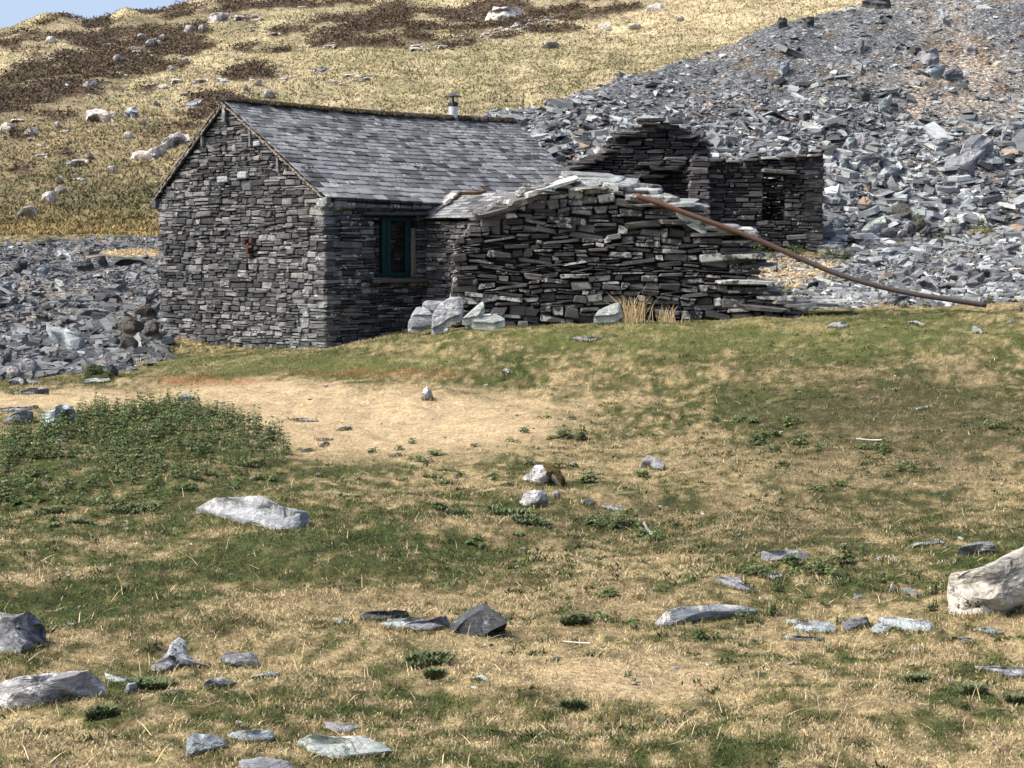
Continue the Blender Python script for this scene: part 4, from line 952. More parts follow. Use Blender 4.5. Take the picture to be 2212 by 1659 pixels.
rk('1', [(2075, 390), (2170, 385), (2185, 397), (2110, 405)], 'blue', 'small flat blue slate on the pale grass right of the nettles', th=.015)
rk('1', [(1950, 455), (2040, 453), (2068, 468), (2000, 477)], 'lilac', 'flat lilac slate touching the right tip of the nettle bed', th=.015)
bo('1', [(2065, 630), (2085, 612), (2120, 625), (2115, 640), (2075, 640)], 'grey', 'small round grey stone in the turf above the big low rock', th=.04)
# middle
bo('6', [(535, 95), (550, 55), (572, 42), (605, 75), (618, 120), (590, 135), (540, 132)], 'white', 'small upright pointed whitish stone on the straw-coloured grass', tilt=80, th=.09)
mo = bo('6', [(1170, 600), (1200, 565), (1270, 545), (1370, 550), (1400, 575), (1450, 655), (1455, 688), (1370, 668), (1285, 662), (1210, 640)], 'white', 'white rock half covered by brown moss in the middle of the slope', th=.16)
mm = rock('6', [(1282, 552), (1370, 549), (1402, 573), (1452, 655), (1458, 690), (1370, 668), (1300, 660), (1290, 600)], 'dark', 'x', tilt=58, th=.19, kind='boulder', name='moss_patch')
mm.data.materials[0] = plain("brown_moss_cushion", (.075, .052, .012), n=60, amp=.7, bumpd=.05); mm.location = mm.location - mo.location; mm.parent = mo
for kx in ('label', 'category'): del mm[kx]
bo('6', [(1150, 735), (1230, 705), (1310, 700), (1335, 730), (1330, 800), (1290, 810), (1180, 800), (1155, 780)], 'white', 'whitish rock with a green clump at its foot, below the mossy one')
bo('6', [(1360, 715), (1400, 712), (1420, 735), (1405, 755), (1365, 745)], 'white', 'little white stone touching the right of the whitish rock below the mossy one', th=.07)
bo('6', [(1465, 540), (1500, 525), (1522, 540), (1515, 555), (1470, 553)], 'white', 'small white stone up and right of the mossy rock', th=.06)
rk('6', [(1910, 490), (1960, 482), (2030, 505), (2080, 540), (2070, 575), (2020, 575), (1950, 540), (1915, 525)], 'lilac', 'smooth bluish tilted slab alone on the slope right of the mossy rock', tilt=55, th=.06)
rk('6', [(1650, 805), (1740, 800), (1810, 812), (1812, 830), (1770, 835)], 'blue', 'flat pale blue slab lying right of the two whitish rocks', th=.025)
rk('6', [(1535, 765), (1620, 762), (1640, 785), (1600, 795), (1540, 785)], 'grey', 'small grey slab between the whitish rocks and the flat blue slab', th=.03)
bo('6', [(1010, 680), (1050, 660), (1110, 655), (1130, 665), (1090, 680)], 'dark', 'low dark stone left of the mossy rock', th=.05)
rk('6', [(5, 310), (80, 293), (90, 300), (50, 325), (8, 322)], 'grey', 'dark flake of slate at the left side of the pale grass', th=.02)
rk('6', [(335, 472), (390, 465), (412, 476), (370, 490)], 'lilac', 'tiny flat slate among nettle sprigs on the pale grass', th=.02)
rk('6', [(395, 628), (440, 622), (448, 636), (410, 640)], 'blue', 'tiny blue slate just below the nettle sprigs', th=.015)
rk('6', [(402, 835), (440, 833), (462, 845), (425, 848)], 'blue', 'tiny blue slate in the dark green grass', th=.015)
# right middle
rk('5', [(490, 1130), (640, 1122), (795, 1127), (805, 1150), (790, 1195), (620, 1190), (510, 1200)], 'lilac', 'squared lilac-blue slab set upright in the grass with a leafy sprig in front', tilt=60, th=.05)
rk('5', [(1235, 1175), (1320, 1175), (1400, 1182), (1380, 1200), (1270, 1195)], 'blue', 'thin flat slate below the long narrow one near the white boulder', th=.02)
rk('5', [(1415, 1100), (1500, 1078), (1670, 1060), (1700, 1075), (1600, 1085), (1430, 1108)], 'blue', 'long narrow pale slate left of the dark rock on the right', th=.02)
bo('5', [(1780, 1105), (1850, 1085), (1990, 1082), (2065, 1130), (2060, 1150), (1900, 1150), (1820, 1125)], 'grey', 'low dark grey rock just behind the big white boulder')
rk('5', [(1450, 200), (1530, 180), (1600, 170), (1600, 182), (1510, 200)], 'blue', 'thin blue slate high on the green slope at right', th=.02)
rk('5', [(1325, 62), (1370, 55), (1390, 66), (1350, 76)], 'blue', 'tiny pale slate near the top of the right slope', th=.02)
rk('5', [(300, 1030), (350, 1012), (350, 1030), (310, 1042)], 'blue', 'tiny blue slate left above the squared lilac slab', th=.02)
# near right
bo('4', [(1715, 150), (1712, 40), (1745, -5), (1850, -60), (1980, -105), (2110, -125), (2230, -175), (2330, -160), (2360, 60), (2345, 225), (2150, 240), (2000, 280), (1880, 300), (1790, 295), (1728, 240)], 'quartz', 'large cream-white quartz boulder with black cracks at the right edge', tilt=74, th=.15)
rk('4', [(185, 50), (240, 30), (340, 28), (355, 60), (380, 90), (470, 130), (400, 135), (300, 110), (230, 90)], 'lilac', 'dark blue-grey leaf-shaped slab below the squared lilac slab', th=.03)
rk('4', [(485, 10), (620, 15), (625, 40), (560, 50)], 'pale', 'small pale slab right of the leaf-shaped dark one', th=.03)
rk('D', [(1395, 1330), (1408, 1318), (1500, 1312), (1560, 1308), (1610, 1312), (1650, 1321), (1600, 1330), (1500, 1342), (1420, 1355), (1396, 1352)], 'light', 'long flat grey-lilac slab with thick left end, grass growing at its right', tilt=34, th=.05)
rk('4', [(645, 320), (700, 312), (790, 325), (740, 345), (660, 340)], 'blue', 'small blue slab behind the smooth pale blue one in the right cluster', th=.02)
rk('4', [(695, 370), (730, 345), (830, 328), (960, 335), (985, 370), (960, 405), (800, 400), (720, 395)], 'blue', 'smooth pale blue oval slab, left one of the right cluster', tilt=38, th=.03)
bo('4', [(1000, 340), (1070, 305), (1200, 298), (1240, 325), (1200, 345), (1190, 370), (1120, 370), (1050, 395), (1000, 370)], 'grey', 'grey-brown block between the two blue slabs of the right cluster', th=.07)
rk('4', [(1205, 380), (1240, 340), (1320, 360), (1335, 390), (1280, 410), (1210, 405)], 'blue', 'small blue wedge in front of the grey-brown block', th=.04)
rk('4', [(1250, 310), (1320, 300), (1480, 318), (1620, 325), (1645, 350), (1590, 395), (1500, 398), (1380, 376), (1280, 345)], 'blue', 'long pale blue slab, right end of the right cluster', tilt=36, th=.04)
rk('4', [(625, 430), (650, 407), (760, 420), (890, 445), (905, 460), (800, 462), (720, 455)], 'grey', 'narrow streaky slab in front of the pale blue oval one', th=.025)
bo('4', [(1315, 115), (1355, 95), (1385, 105), (1370, 140), (1320, 140)], 'grey', 'small round stone left of the white boulder', th=.05)
rk('4', [(1410, 115), (1480, 120), (1550, 150), (1530, 165), (1430, 150)], 'grey', 'thin sloping slab between the small round stone and the white boulder', th=.03)
rk('4', [(1875, 380), (1980, 362), (2030, 380), (2080, 410), (2000, 410), (1930, 392)], 'blue', 'light slab just in front of the white boulder', th=.03)
rk('4', [(1740, 430), (1870, 435), (1885, 455), (1850, 480), (1800, 455)], 'grey', 'grey slab half sunk in the grass, right of the right cluster', th=.02)
rk('4', [(1455, 500), (1500, 498), (1585, 520), (1580, 530), (1480, 520)], 'blue', 'thin pale sliver of slate in the grass below the right cluster', th=.02)
rk('4', [(1880, 630), (2000, 628), (2212, 640), (2330, 650), (2330, 705), (2110, 700), (2030, 665)], 'grey', 'dark slab running off the right edge of the picture', tilt=32, th=.04)
rk('4', [(865, 70), (1000, 68), (1015, 78), (900, 82)], 'pale', 'thin white sliver on the grass between the sprigs at right', th=.015)
# near centre
rk('3', [(145, 300), (190, 270), (330, 260), (470, 270), (478, 295), (400, 305), (300, 325), (160, 325)], 'dark', 'dark purplish slab at the left back of the centre cluster', tilt=36, th=.05)
rk('3', [(280, 345), (340, 315), (440, 305), (570, 315), (590, 335), (500, 350), (440, 375), (330, 365)], 'blue', 'smooth pale blue slab in the middle of the centre cluster', tilt=36, th=.025)
rk('3', [(440, 370), (480, 345), (600, 320), (725, 303), (735, 330), (700, 370), (620, 390), (500, 390)], 'lilac', 'purplish wedge between the pale blue slab and the tall dark wedge', tilt=48, th=.07)
rk('3', [(0, 310), (90, 320), (60, 340), (-20, 345), (-30, 330)], 'blue', 'little blue slab at the left end of the centre cluster', th=.02)
rk('3', [(870, 705), (950, 683), (990, 700), (1015, 730), (950, 715)], 'pale', 'small pale arched stone alone in the straw below the centre cluster', th=.03)
rk('3', [(1400, 565), (1440, 560), (1460, 575), (1440, 590), (1405, 582)], 'pale', 'tiny bright stone on the bare straw patch', th=.03)
# tall wedge built of real faces
def wedge():
    ox, oy, s_ = REG['3']; P = lambda a, b, dY=0: at(ox + a * s_, oy + b * s_, Yb + dY)
    Yb = hit(ox + 760 * s_, oy + 402 * s_)[1]
    f = [P(705, 392), P(760, 404), P(960, 384), P(1112, 335, .05), P(1122, 315, .10), P(1020, 242, .16), P(960, 240, .13), P(860, 300, .05), P(765, 392, -.01)]
    t = [P(715, 358, .16), P(900, 222, .28), P(960, 202, .30), P(1022, 240, .20)]
    bt = [P(720, 380, .5) - np.array([0, 0, .1]), P(1100, 330, .6) - np.array([0, 0, .1])]
    V = np.array(f + t + bt); V[0][2] -= .02; V[1][2] -= .03; V[2][2] -= .03
    import bmesh
    bm = bmesh.new(); vs = [bm.verts.new(v) for v in V]
    bm.faces.new([vs[i] for i in (8, 1, 2, 3, 4, 5, 6, 7)])
    bm.faces.new([vs[i] for i in (0, 1, 8, 7, 6, 11, 10, 9)]); bm.faces.new([vs[i] for i in (6, 5, 12, 11)])
    bm.faces.new([vs[i] for i in (9, 10, 13)]); bm.faces.new([vs[i] for i in (10, 11, 14, 13)]); bm.faces.new([vs[i] for i in (11, 12, 14)]); bm.faces.new([vs[i] for i in (12, 5, 4, 3, 14)]); bm.faces.new([vs[i] for i in (0, 9, 13)])
    bm.faces.new([vs[i] for i in (0, 13, 14, 3, 2, 1)])
    bmesh.ops.triangulate(bm, faces=bm.faces); 
    bmesh.ops.subdivide_edges(bm, edges=bm.edges, cuts=5, use_grid_fill=True); bm.verts.ensure_lookup_table()
    co = np.array([v.co[:] for v in bm.verts]); nz = vnoise3(co, 14, 3)
    bm.normal_update()
    for v, k in zip(bm.verts, nz): v.co += v.normal * float(k) * .022
    me = bpy.data.meshes.new('slate_wedge'); L0 = Vector(V[0])
    for v in bm.verts: v.co -= L0
    bm.to_mesh(me); bm.free(); me.materials.append(RM['dark']); o = bpy.data.objects.new('slate_wedge', me); COL.objects.link(o); o.location = L0
    tag(o, 'tall dark slate wedge with a pale left edge, right end of the centre cluster', 'stone')
wedge()
# near left bottom
rk('2', [(-60, 300), (0, 265), (90, 253), (200, 275), (260, 310), (270, 345), (293, 365), (240, 375), (235, 410), (290, 465), (290, 490), (200, 500), (120, 545), (0, 535), (-60, 520)], 'grey', 'big dark layered rock cut by the left edge of the picture', tilt=52, th=.10, name='boulder', cat='boulder')
bo('2', [(-80, 740), (0, 710), (200, 690), (400, 670), (620, 648), (670, 665), (685, 720), (670, 810), (620, 825), (430, 820), (330, 855), (200, 900), (0, 900), (-80, 880)], 'white', 'long whitish lichen-covered boulder at the lower left edge', tilt=60, th=.13)
rk('2', [(685, 670), (760, 690), (880, 705), (900, 720), (760, 735), (700, 710)], 'pale', 'thin pale slab behind the right end of the long whitish boulder', th=.03)
bo('2', [(820, 770), (850, 725), (895, 725), (900, 770), (850, 805), (818, 800)], 'blue', 'small blocky blue stone right of the long whitish boulder', th=.05)
rk('2', [(985, 610), (1040, 580), (1100, 520), (1120, 465), (1180, 430), (1225, 460), (1220, 540), (1280, 580), (1390, 630), (1250, 615), (1150, 625), (1060, 660), (1010, 650)], 'white', 'three-pointed whitish stone with a tall top point', tilt=55, th=.04)
rk('2', [(1450, 570), (1480, 535), (1680, 533), (1700, 590), (1690, 635), (1600, 625), (1520, 620), (1455, 600)], 'grey', 'squarish grey-green slab right of the three-pointed stone', tilt=50, th=.05)
rk('2', [(1300, 765), (1350, 725), (1430, 697), (1520, 710), (1560, 730), (1530, 745), (1400, 765), (1310, 775)], 'grey', 'dark green-grey flake below the squarish slab', tilt=42, th=.03)
rk('2', [(1590, 710), (1700, 675), (1790, 655), (1850, 670), (1820, 690), (1680, 705)], 'blue', 'thin pointed blue slate right of the dark flake', th=.02)
rk('2', [(1090, 800), (1130, 780), (1190, 778), (1195, 795), (1130, 808)], 'lilac', 'small pale stone below the three-pointed one', th=.02)
rk('2', [(1215, 1225), (1230, 1080), (1290, 1065), (1400, 1080), (1475, 1105), (1490, 1150), (1380, 1180), (1280, 1200)], 'blue', 'pale blue fan-shaped slab tilted forward near the bottom', tilt=44, th=.04)
rk('2', [(1490, 1060), (1530, 1045), (1800, 1055), (1805, 1100), (1780, 1120), (1600, 1115), (1500, 1100)], 'blue', 'oblong blue slab just right of the fan-shaped one', tilt=38, th=.035)
rk('2', [(1565, 1250), (1600, 1225), (1750, 1225), (1900, 1250), (1960, 1300), (1900, 1330), (1600, 1330)], 'lilac', 'streaky slab cut by the bottom edge of the picture', tilt=34, th=.03)
rk('D', [(640, 1603), (665, 1590), (728, 1592), (795, 1592), (832, 1605), (849, 1622), (835, 1630), (770, 1638), (727, 1642), (690, 1633), (668, 1622)], 'pale', 'largest pale green-white slab of the bottom group', tilt=36, th=.05)
rk('D', [(683, 1566), (700, 1558), (770, 1565), (780, 1572), (745, 1584), (720, 1580)], 'lilac', 'small mottled slab behind the largest pale bottom slab', th=.02)
bo('2', [(715, 1088), (735, 1068), (765, 1080), (760, 1098), (730, 1102)], 'dark', 'tiny dark stone left of the fan-shaped slab', th=.02)
# crest
rk('8', [(550, 1320), (620, 1280), (740, 1275), (795, 1300), (700, 1325)], 'lilac', 'lilac slab on the crest of the grass, left one below the pipe', th=.03)
rk('8', [(1250, 1270), (1320, 1268), (1380, 1295), (1370, 1312)], 'blue', 'thin slate on the crest below the end of the pipe', th=.03)
rk('8', [(1785, 1310), (1800, 1308), (1900, 1368), (1870, 1374), (1800, 1362)], 'blue', 'small pointed slate standing on the crest near the right edge', tilt=60, th=.03)
rk('8', [(2045, 1258), (2100, 1255), (2150, 1275), (2090, 1280)], 'blue', 'thin flat slate on the crest nearest the right edge', th=.02)
bo('8', [(2120, 1165), (2150, 1142), (2212, 1165), (2180, 1185)], 'grey', 'grey stone at the right edge where grass meets rubble', th=.06)
rk('D', [(1230, 730), (1260, 725), (1300, 730), (1270, 738)], 'lilac', 'flat slate on the grass below the ruined wall', th=.02)
rk('D', [(1083, 801), (1092, 795), (1106, 800), (1098, 807)], 'blue', 'tiny blue slate on the green bank below the wall', th=.02)
# against the wall
GW = 'stones leaning at the foot of the ruined wall'
rk('B', [(972, 1265), (972, 1150), (1030, 1070), (1110, 1010), (1205, 1005), (1220, 1070), (1200, 1150), (1100, 1190), (1040, 1240)], 'light', 'large pale leaning slab at the left foot of the ruined wall', tilt=70, th=.10, Y=36.75, group=GW)
rk('B', [(890, 1050), (920, 1038), (1075, 1045), (1060, 1075), (1000, 1140), (940, 1110)], 'lilac', 'lilac-grey slab with a dark underside leaning left of the large pale slab', tilt=60, th=.05, Y=37.4, group=GW)
rk('B', [(800, 1155), (850, 1095), (900, 1090), (950, 1110), (985, 1160)], 'blue', 'pointed bluish slab low on the left of the leaning stones', tilt=55, th=.05, Y=37.2, group=GW)
bo('B', [(780, 1210), (790, 1165), (850, 1150), (960, 1180), (975, 1230), (860, 1265), (780, 1265)], 'grey', 'lichened block below the pointed bluish slab', Y=37.1, th=.06, group=GW)
rk('B', [(1210, 1180), (1290, 1110), (1370, 1040), (1385, 1080), (1340, 1160), (1260, 1180)], 'pale', 'pale green triangular slab right of the large leaning one', tilt=65, th=.05, Y=36.75, group=GW)
rk('B', [(1260, 1180), (1330, 1160), (1540, 1160), (1545, 1190), (1460, 1225), (1300, 1215)], 'pale', 'flat pale slab in front of the triangular one', tilt=50, th=.06, Y=36.75, group=GW)
rk('B', [(1570, 1230), (1640, 1195), (1760, 1172), (1800, 1185), (1700, 1220)], 'lilac', 'flat lilac slab on the grass edge below the wall', th=.04, group=GW)
rk('B', [(1010, 1275), (1050, 1258), (1110, 1262), (1090, 1285)], 'blue', 'small bluish slab in the grass below the large leaning one', th=.03)
rk('W', [(255, 1610), (290, 1560), (400, 1510), (470, 1490), (480, 1560), (420, 1600)], 'pale', 'pale green slab leaning on the wall beside the dry rushes', tilt=65, th=.06, Y=36.8, group=GW)
rk('W', [(-10, 1600), (60, 1585), (240, 1595), (300, 1615), (200, 1640), (0, 1625)], 'pale', 'long low slab along the foot of the wall left of the rushes', tilt=40, th=.05, group=GW)
rk('W', [(905, 760), (940, 765), (1100, 850), (1150, 898), (1110, 905), (1000, 845)], 'pale', 'thin pale slate strip propped under the rusty pipe', tilt=75, th=.04, Y=36.98)
rk('W', [(1835, 1480), (1950, 1468), (2180, 1480), (2270, 1500), (2150, 1515), (1900, 1510)], 'blue', 'wide flat slab at the right foot of the ruined wall', tilt=30, th=.06)
# left rubble
GL = 'larger stones in the rubble left of the hut'
for pts, mk, lab, kd in (
 ([(415, 890), (450, 920), (560, 945), (680, 965), (750, 1030), (665, 1125), (600, 1090), (540, 1020), (460, 970)], 'blue', 'big pointed blue-grey slab in the middle of the left rubble', 's'),
 ([(1010, 900), (1080, 835), (1200, 850), (1270, 900), (1210, 990), (1100, 970)], 'brown', 'brown block against the left corner of the hut, left of two', 'b'),
 ([(1240, 1000), (1300, 900), (1390, 845), (1405, 1000), (1290, 1012)], 'brown', 'brown pointed block touching the left corner of the hut', 'b'),
 ([(1190, 800), (1230, 740), (1340, 735), (1390, 790), (1340, 830), (1230, 810)], 'brown', 'brown block at the hut corner, uppermost of the brown blocks', 'b'),
 ([(1040, 1080), (1080, 990), (1150, 1000), (1220, 1050), (1200, 1110)], 'brown', 'rough brown block lowest beside the hut corner', 'b'),
 ([(665, 800), (690, 782), (930, 772), (938, 787), (680, 820)], 'grey', 'long beam-like slate lying across the left rubble', 's'),
 ([(915, 580), (1000, 545), (1110, 515), (1110, 560), (1010, 595)], 'grey', 'dark tilted slab near the hut above the beam-like slate', 's'),
 ([(180, 1250), (240, 1205), (370, 1250), (360, 1310), (290, 1320), (200, 1300)], 'lilac', 'purplish rounded block low in the left rubble', 'b'),
 ([(60, 1360), (150, 1335), (350, 1370), (350, 1400), (130, 1395)], 'grey', 'long grey slab along the lower edge of the left rubble', 's'),
 ([(40, 1300), (100, 1262), (200, 1290), (190, 1340), (80, 1345)], 'hill', 'pinkish cream boulder low in the left rubble', 'b'),
 ([(200, 1200), (260, 1160), (390, 1130), (410, 1150), (350, 1190)], 'lilac', 'lilac slab above the purplish rounded block', 's'),
 ([(370, 1215), (400, 1185), (600, 1195), (650, 1222), (400, 1238)], 'dark', 'dark flat slab right of the purplish block', 's'),
 ([(470, 1165), (520, 1130), (700, 1135), (715, 1185), (500, 1185)], 'dark', 'dark oblong slab below the big pointed slab', 's'),
 ([(100, 1475), (250, 1430), (430, 1430), (350, 1480), (150, 1487)], 'lilac', 'smooth pale lilac slab on the edge of the pale path at left', 's'),
 ([(700, 1382), (760, 1350), (960, 1345), (975, 1370), (800, 1387)], 'blue', 'light slab where rubble meets the green bank', 's'),
 ([(490, 250), (560, 245), (630, 290), (610, 312), (530, 300)], 'blue', 'blue slab high in the left rubble', 's'),
 ([(330, 435), (380, 380), (450, 375), (440, 415), (380, 440)], 'blue', 'square blue slab in the upper left rubble', 's'),
 ([(810, 640), (870, 600), (1000, 610), (1060, 660), (900, 682)], 'dark', 'dark round-backed slab below the tilted one near the hut', 's'),
 ([(680, 395), (790, 320), (830, 380), (760, 400)], 'dark', 'dark triangular slab at the top of the left rubble', 's'),
 ([(850, 370), (870, 320), (930, 300), (955, 350), (930, 375)], 'dark', 'dark block at the top of the rubble near the grass strip', 'b'),
 ([(960, 350), (1000, 310), (1200, 320), (1330, 330), (1340, 365), (1200, 355)], 'dark', 'long dark outcrop slab just left of the hut wall', 's'),
 ([(485, 540), (500, 505), (560, 530), (580, 570), (530, 575)], 'pale', 'pale green slab standing in the left rubble', 's'),
 ([(245, 680), (270, 655), (350, 690), (355, 725), (280, 715)], 'grey', 'grey tilted slab at the left of the sandy patch', 's'),
 ([(0, 590), (40, 545), (110, 535), (90, 580), (20, 600)], 'blue', 'blue slab at the left edge of the rubble', 's'),
 ([(130, 420), (125, 390), (200, 335), (250, 340), (235, 380), (180, 420)], 'dark', 'dark angular slab near the upper left edge', 's'),
 ([(0, 1260), (0, 1200), (60, 1140), (110, 1125), (105, 1180), (40, 1255)], 'grey', 'grey slab leaning at the left edge low in the rubble', 's'),
 ([(320, 800), (350, 785), (430, 830), (400, 845), (330, 835)], 'dark', 'dark slab left of the beam-like slate', 's'),
 ([(1300, 1085), (1350, 1060), (1415, 1080), (1400, 1110), (1320, 1110)], 'grey', 'grey slab at the foot of the hut corner', 's'),
 ([(1215, 680), (1280, 630), (1360, 620), (1330, 690), (1270, 725)], 'grey', 'grey slab leaning towards the hut wall above the brown blocks', 's'),
 ([(905, 1280), (960, 1240), (1040, 1260), (1030, 1330), (960, 1330)], 'dark', 'dark round rock beside the leafy clump below the rubble', 'b')):
    lf = .14 if max(p[1] for p in pts) < 1330 else 0.
    if kd == 's': rk('7', pts, mk, lab, tilt=50, th=.10 if lf else .04, group=GL, lift=lf)
    else: bo('7', pts, mk, lab, th=.25, group=GL, lift=lf)
# on the tip
GT = 'larger slabs lying on the slate tip'
for pts, mk, lab in (
 ([(1540, 1385), (1560, 1350), (1660, 1330), (1690, 1240), (1760, 1150), (1830, 1135), (1950, 1195), (1940, 1235), (1830, 1330), (1740, 1425), (1650, 1410)], 'lilac', 'largest purple-grey slab of the tip, rectangular and tilted, right of the ruin'),
 ([(1320, 470), (1370, 450), (1430, 435), (1490, 450), (1500, 510), (1450, 540), (1380, 525), (1340, 490)], 'lilac', 'big lilac slab high on the tip'),
 ([(1385, 600), (1440, 575), (1550, 570), (1530, 610), (1430, 640)], 'blue', 'pale blue slab below the big lilac one on the tip'),
 ([(1540, 630), (1600, 590), (1700, 610), (1690, 655), (1600, 660), (1545, 650)], 'grey', 'grey-brown slab right of the pale blue one high on the tip'),
 ([(995, 890), (1040, 850), (1110, 812), (1100, 860), (1050, 935), (1010, 930)], 'pale', 'upright pale leaf-shaped slab in the middle of the tip'),
 ([(1010, 1450), (1040, 1425), (1160, 1412), (1170, 1440), (1090, 1490), (1030, 1475)], 'blue', 'smooth blue-grey slab right of the ruined doorway'),
 ([(800, 1165), (840, 1152), (905, 1160), (910, 1220), (880, 1275), (830, 1230)], 'lilac', 'purplish pointed block above the ruin on the tip'),
 ([(165, 590), (190, 555), (260, 542), (240, 580), (200, 615)], 'blue', 'blue slab on the upper left of the tip'),
 ([(110, 1125), (130, 1095), (230, 1065), (255, 1075), (240, 1110), (140, 1135)], 'grey', 'grey oblong slab on the tip left above the ruin'),
 ([(1475, 115), (1500, 108), (1555, 110), (1550, 185), (1530, 185)], 'blue', 'blue wedge-shaped slab near the top of the tip'),
 ([(1720, 425), (1755, 390), (1810, 430), (1800, 445), (1730, 440)], 'lilac', 'small lilac slab right of the big lilac one on the tip'),
 ([(820, 790), (850, 765), (930, 790), (920, 825), (860, 830)], 'dark', 'dark block left of the upright leaf-shaped slab'),
 ([(830, 420), (850, 360), (880, 350), (870, 400), (845, 435)], 'grey', 'narrow standing slab high on the left of the tip'),
 ([(500, 860), (530, 840), (595, 855), (590, 885), (540, 890)], 'pale', 'pale oval slab in the middle left of the tip'),
 ([(720, 1200), (740, 1175), (800, 1185), (790, 1225), (745, 1240)], 'blue', 'square blue slab left of the purplish pointed block'),
 ([(795, 1325), (830, 1310), (1020, 1318), (1020, 1350), (860, 1355)], 'grey', 'long straight slab just above right of the ruin'),
 ([(1430, 1210), (1460, 1190), (1570, 1180), (1560, 1215), (1480, 1235)], 'pale', 'greenish slab left of the largest slab of the tip'),
 ([(2010, 1170), (2025, 1095), (2060, 1092), (2045, 1150), (2020, 1190)], 'pale', 'upright greenish slab at the right of the tip'),
 ([(380, 200), (400, 172), (465, 175), (460, 210), (410, 218)], 'dark', 'dark block on the skyline edge of the tip'),
 ([(145, 200), (180, 180), (240, 195), (230, 220), (170, 225)], 'dark', 'dark stone on the left skyline edge of the tip'),
 ([(860, 45), (920, 15), (1090, 25), (1100, 60), (980, 65)], 'dark', 'long dark ledge at the very top of the tip')):
    rk('9', pts, mk, lab, tilt=55, th=.12, group=GT, lift=.16)
for pts, mk, lab in (
 ([(1040, 600), (1060, 585), (1110, 560), (1145, 565), (1130, 590), (1080, 605)], 'lilac', 'lilac slab on the tip just behind the hut roof'),
 ([(1220, 455), (1240, 445), (1280, 450), (1285, 462), (1250, 467)], 'blue', 'flat blue slab on the skyline of the tip behind the hut'),
 ([(1770, 400), (1790, 385), (1840, 385), (1835, 400), (1800, 408)], 'grey', 'grey slab on the upper tip left of the blue square one'),
 ([(700, 640), (730, 610), (770, 600), (780, 640), (750, 665)], 'blue', 'bluish slab piled behind the right end of the hut ridge'),
 ([(865, 590), (875, 575), (905, 590), (900, 600)], 'dark', 'small dark stone on the low skyline behind the hut'),
 ([(720, 650), (740, 630), (770, 640), (750, 665)], 'dark', 'dark small slab at the end of the hut ridge')):
    rk('H', pts, mk, lab, tilt=55, th=.10, group=GT, lift=.12)
# foot of the tip / right flats
GF = 'larger stones at the foot of the tip'
for pts, mk, lab, kd in (
 ([(855, 525), (900, 485), (1050, 418), (1065, 480), (960, 545), (880, 570)], 'pale', 'large pale green slab propped at the foot of the tip', 's'),
 ([(620, 480), (640, 455), (700, 510), (660, 515)], 'pale', 'small pale slab left of the large pale green one', 's'),
 ([(980, 550), (1060, 510), (1160, 510), (1170, 545), (1080, 580), (1000, 575)], 'grey', 'low grey-green rock in front of the large pale green slab', 'b'),
 ([(1130, 570), (1160, 540), (1230, 535), (1240, 560), (1190, 580)], 'hill', 'tan stone right of the low grey-green rock', 'b'),
 ([(1205, 500), (1220, 455), (1280, 455), (1290, 520), (1230, 525)], 'lilac', 'squarish block at the foot of the tip left of the bushes', 'b'),
 ([(1100, 330), (1190, 305), (1250, 340), (1270, 410), (1180, 440), (1120, 390)], 'brown', 'brown slab leaning at the foot of the tip', 's'),
 ([(1290, 440), (1370, 430), (1400, 520), (1300, 525)], 'brown', 'brown block right of the squarish one', 'b'),
 ([(1860, 400), (1900, 365), (2000, 370), (2030, 420), (1950, 450), (1880, 440)], 'grey', 'rounded grey boulder at the foot of the tip at right', 'b'),
 ([(1550, 490), (1600, 470), (1690, 490), (1700, 540), (1620, 560), (1560, 530)], 'grey', 'rounded rock behind the bushes on the right flat', 'b'),
 ([(1290, 960), (1360, 945), (1440, 970), (1500, 1030), (1400, 1010)], 'lilac', 'smooth lilac slab beside the lower end of the pipe', 's'),
 ([(1640, 970), (1700, 950), (1810, 960), (1820, 990), (1700, 995)], 'lilac', 'flat lilac slab on the right flat above the pipe end', 's'),
 ([(1735, 890), (1790, 860), (1850, 870), (1810, 930), (1770, 920)], 'dark', 'dark tilted slab right of the pipe', 's'),
 ([(1810, 930), (1850, 870), (1920, 880), (1920, 900)], 'dark', 'second dark tilted slab leaning on the first right of the pipe', 's'),
 ([(1520, 870), (1600, 830), (1700, 815), (1690, 845), (1580, 890)], 'lilac', 'purplish long slab on the middle of the right flat', 's'),
 ([(1010, 725), (1040, 690), (1120, 680), (1160, 710), (1080, 730)], 'blue', 'blue slab near the leafy weeds on the right flat', 's'),
 ([(1960, 680), (2000, 640), (2130, 650), (2160, 670), (2060, 700)], 'grey', 'grey slab near the right edge of the flat', 's'),
 ([(1000, 1145), (1050, 1110), (1240, 1085), (1260, 1100), (1100, 1140)], 'grey', 'long dark slab edging the grass below the pipe', 's'),
 ([(990, 270), (1005, 215), (1050, 280), (1030, 300)], 'lilac', 'pointed standing slab right of the ruin', 's'),
 ([(1640, 270), (1680, 215), (1780, 225), (1770, 280), (1700, 290)], 'blue', 'light blue slab low on the right of the tip', 's'),
 ([(940, 120), (970, 105), (1000, 150), (980, 170), (945, 160)], 'pale', 'small whitish block right of the ruin', 'b'),
 ([(480, 680), (560, 660), (720, 645), (740, 660), (600, 685)], 'grey', 'long thin grey slab in the weeds before the ruin', 's')):
    if kd == 's': rk('8', pts, mk, lab, tilt=45, th=.09, group=GF, lift=.12)
    else: bo('8', pts, mk, lab, th=.18, group=GF, lift=.08)
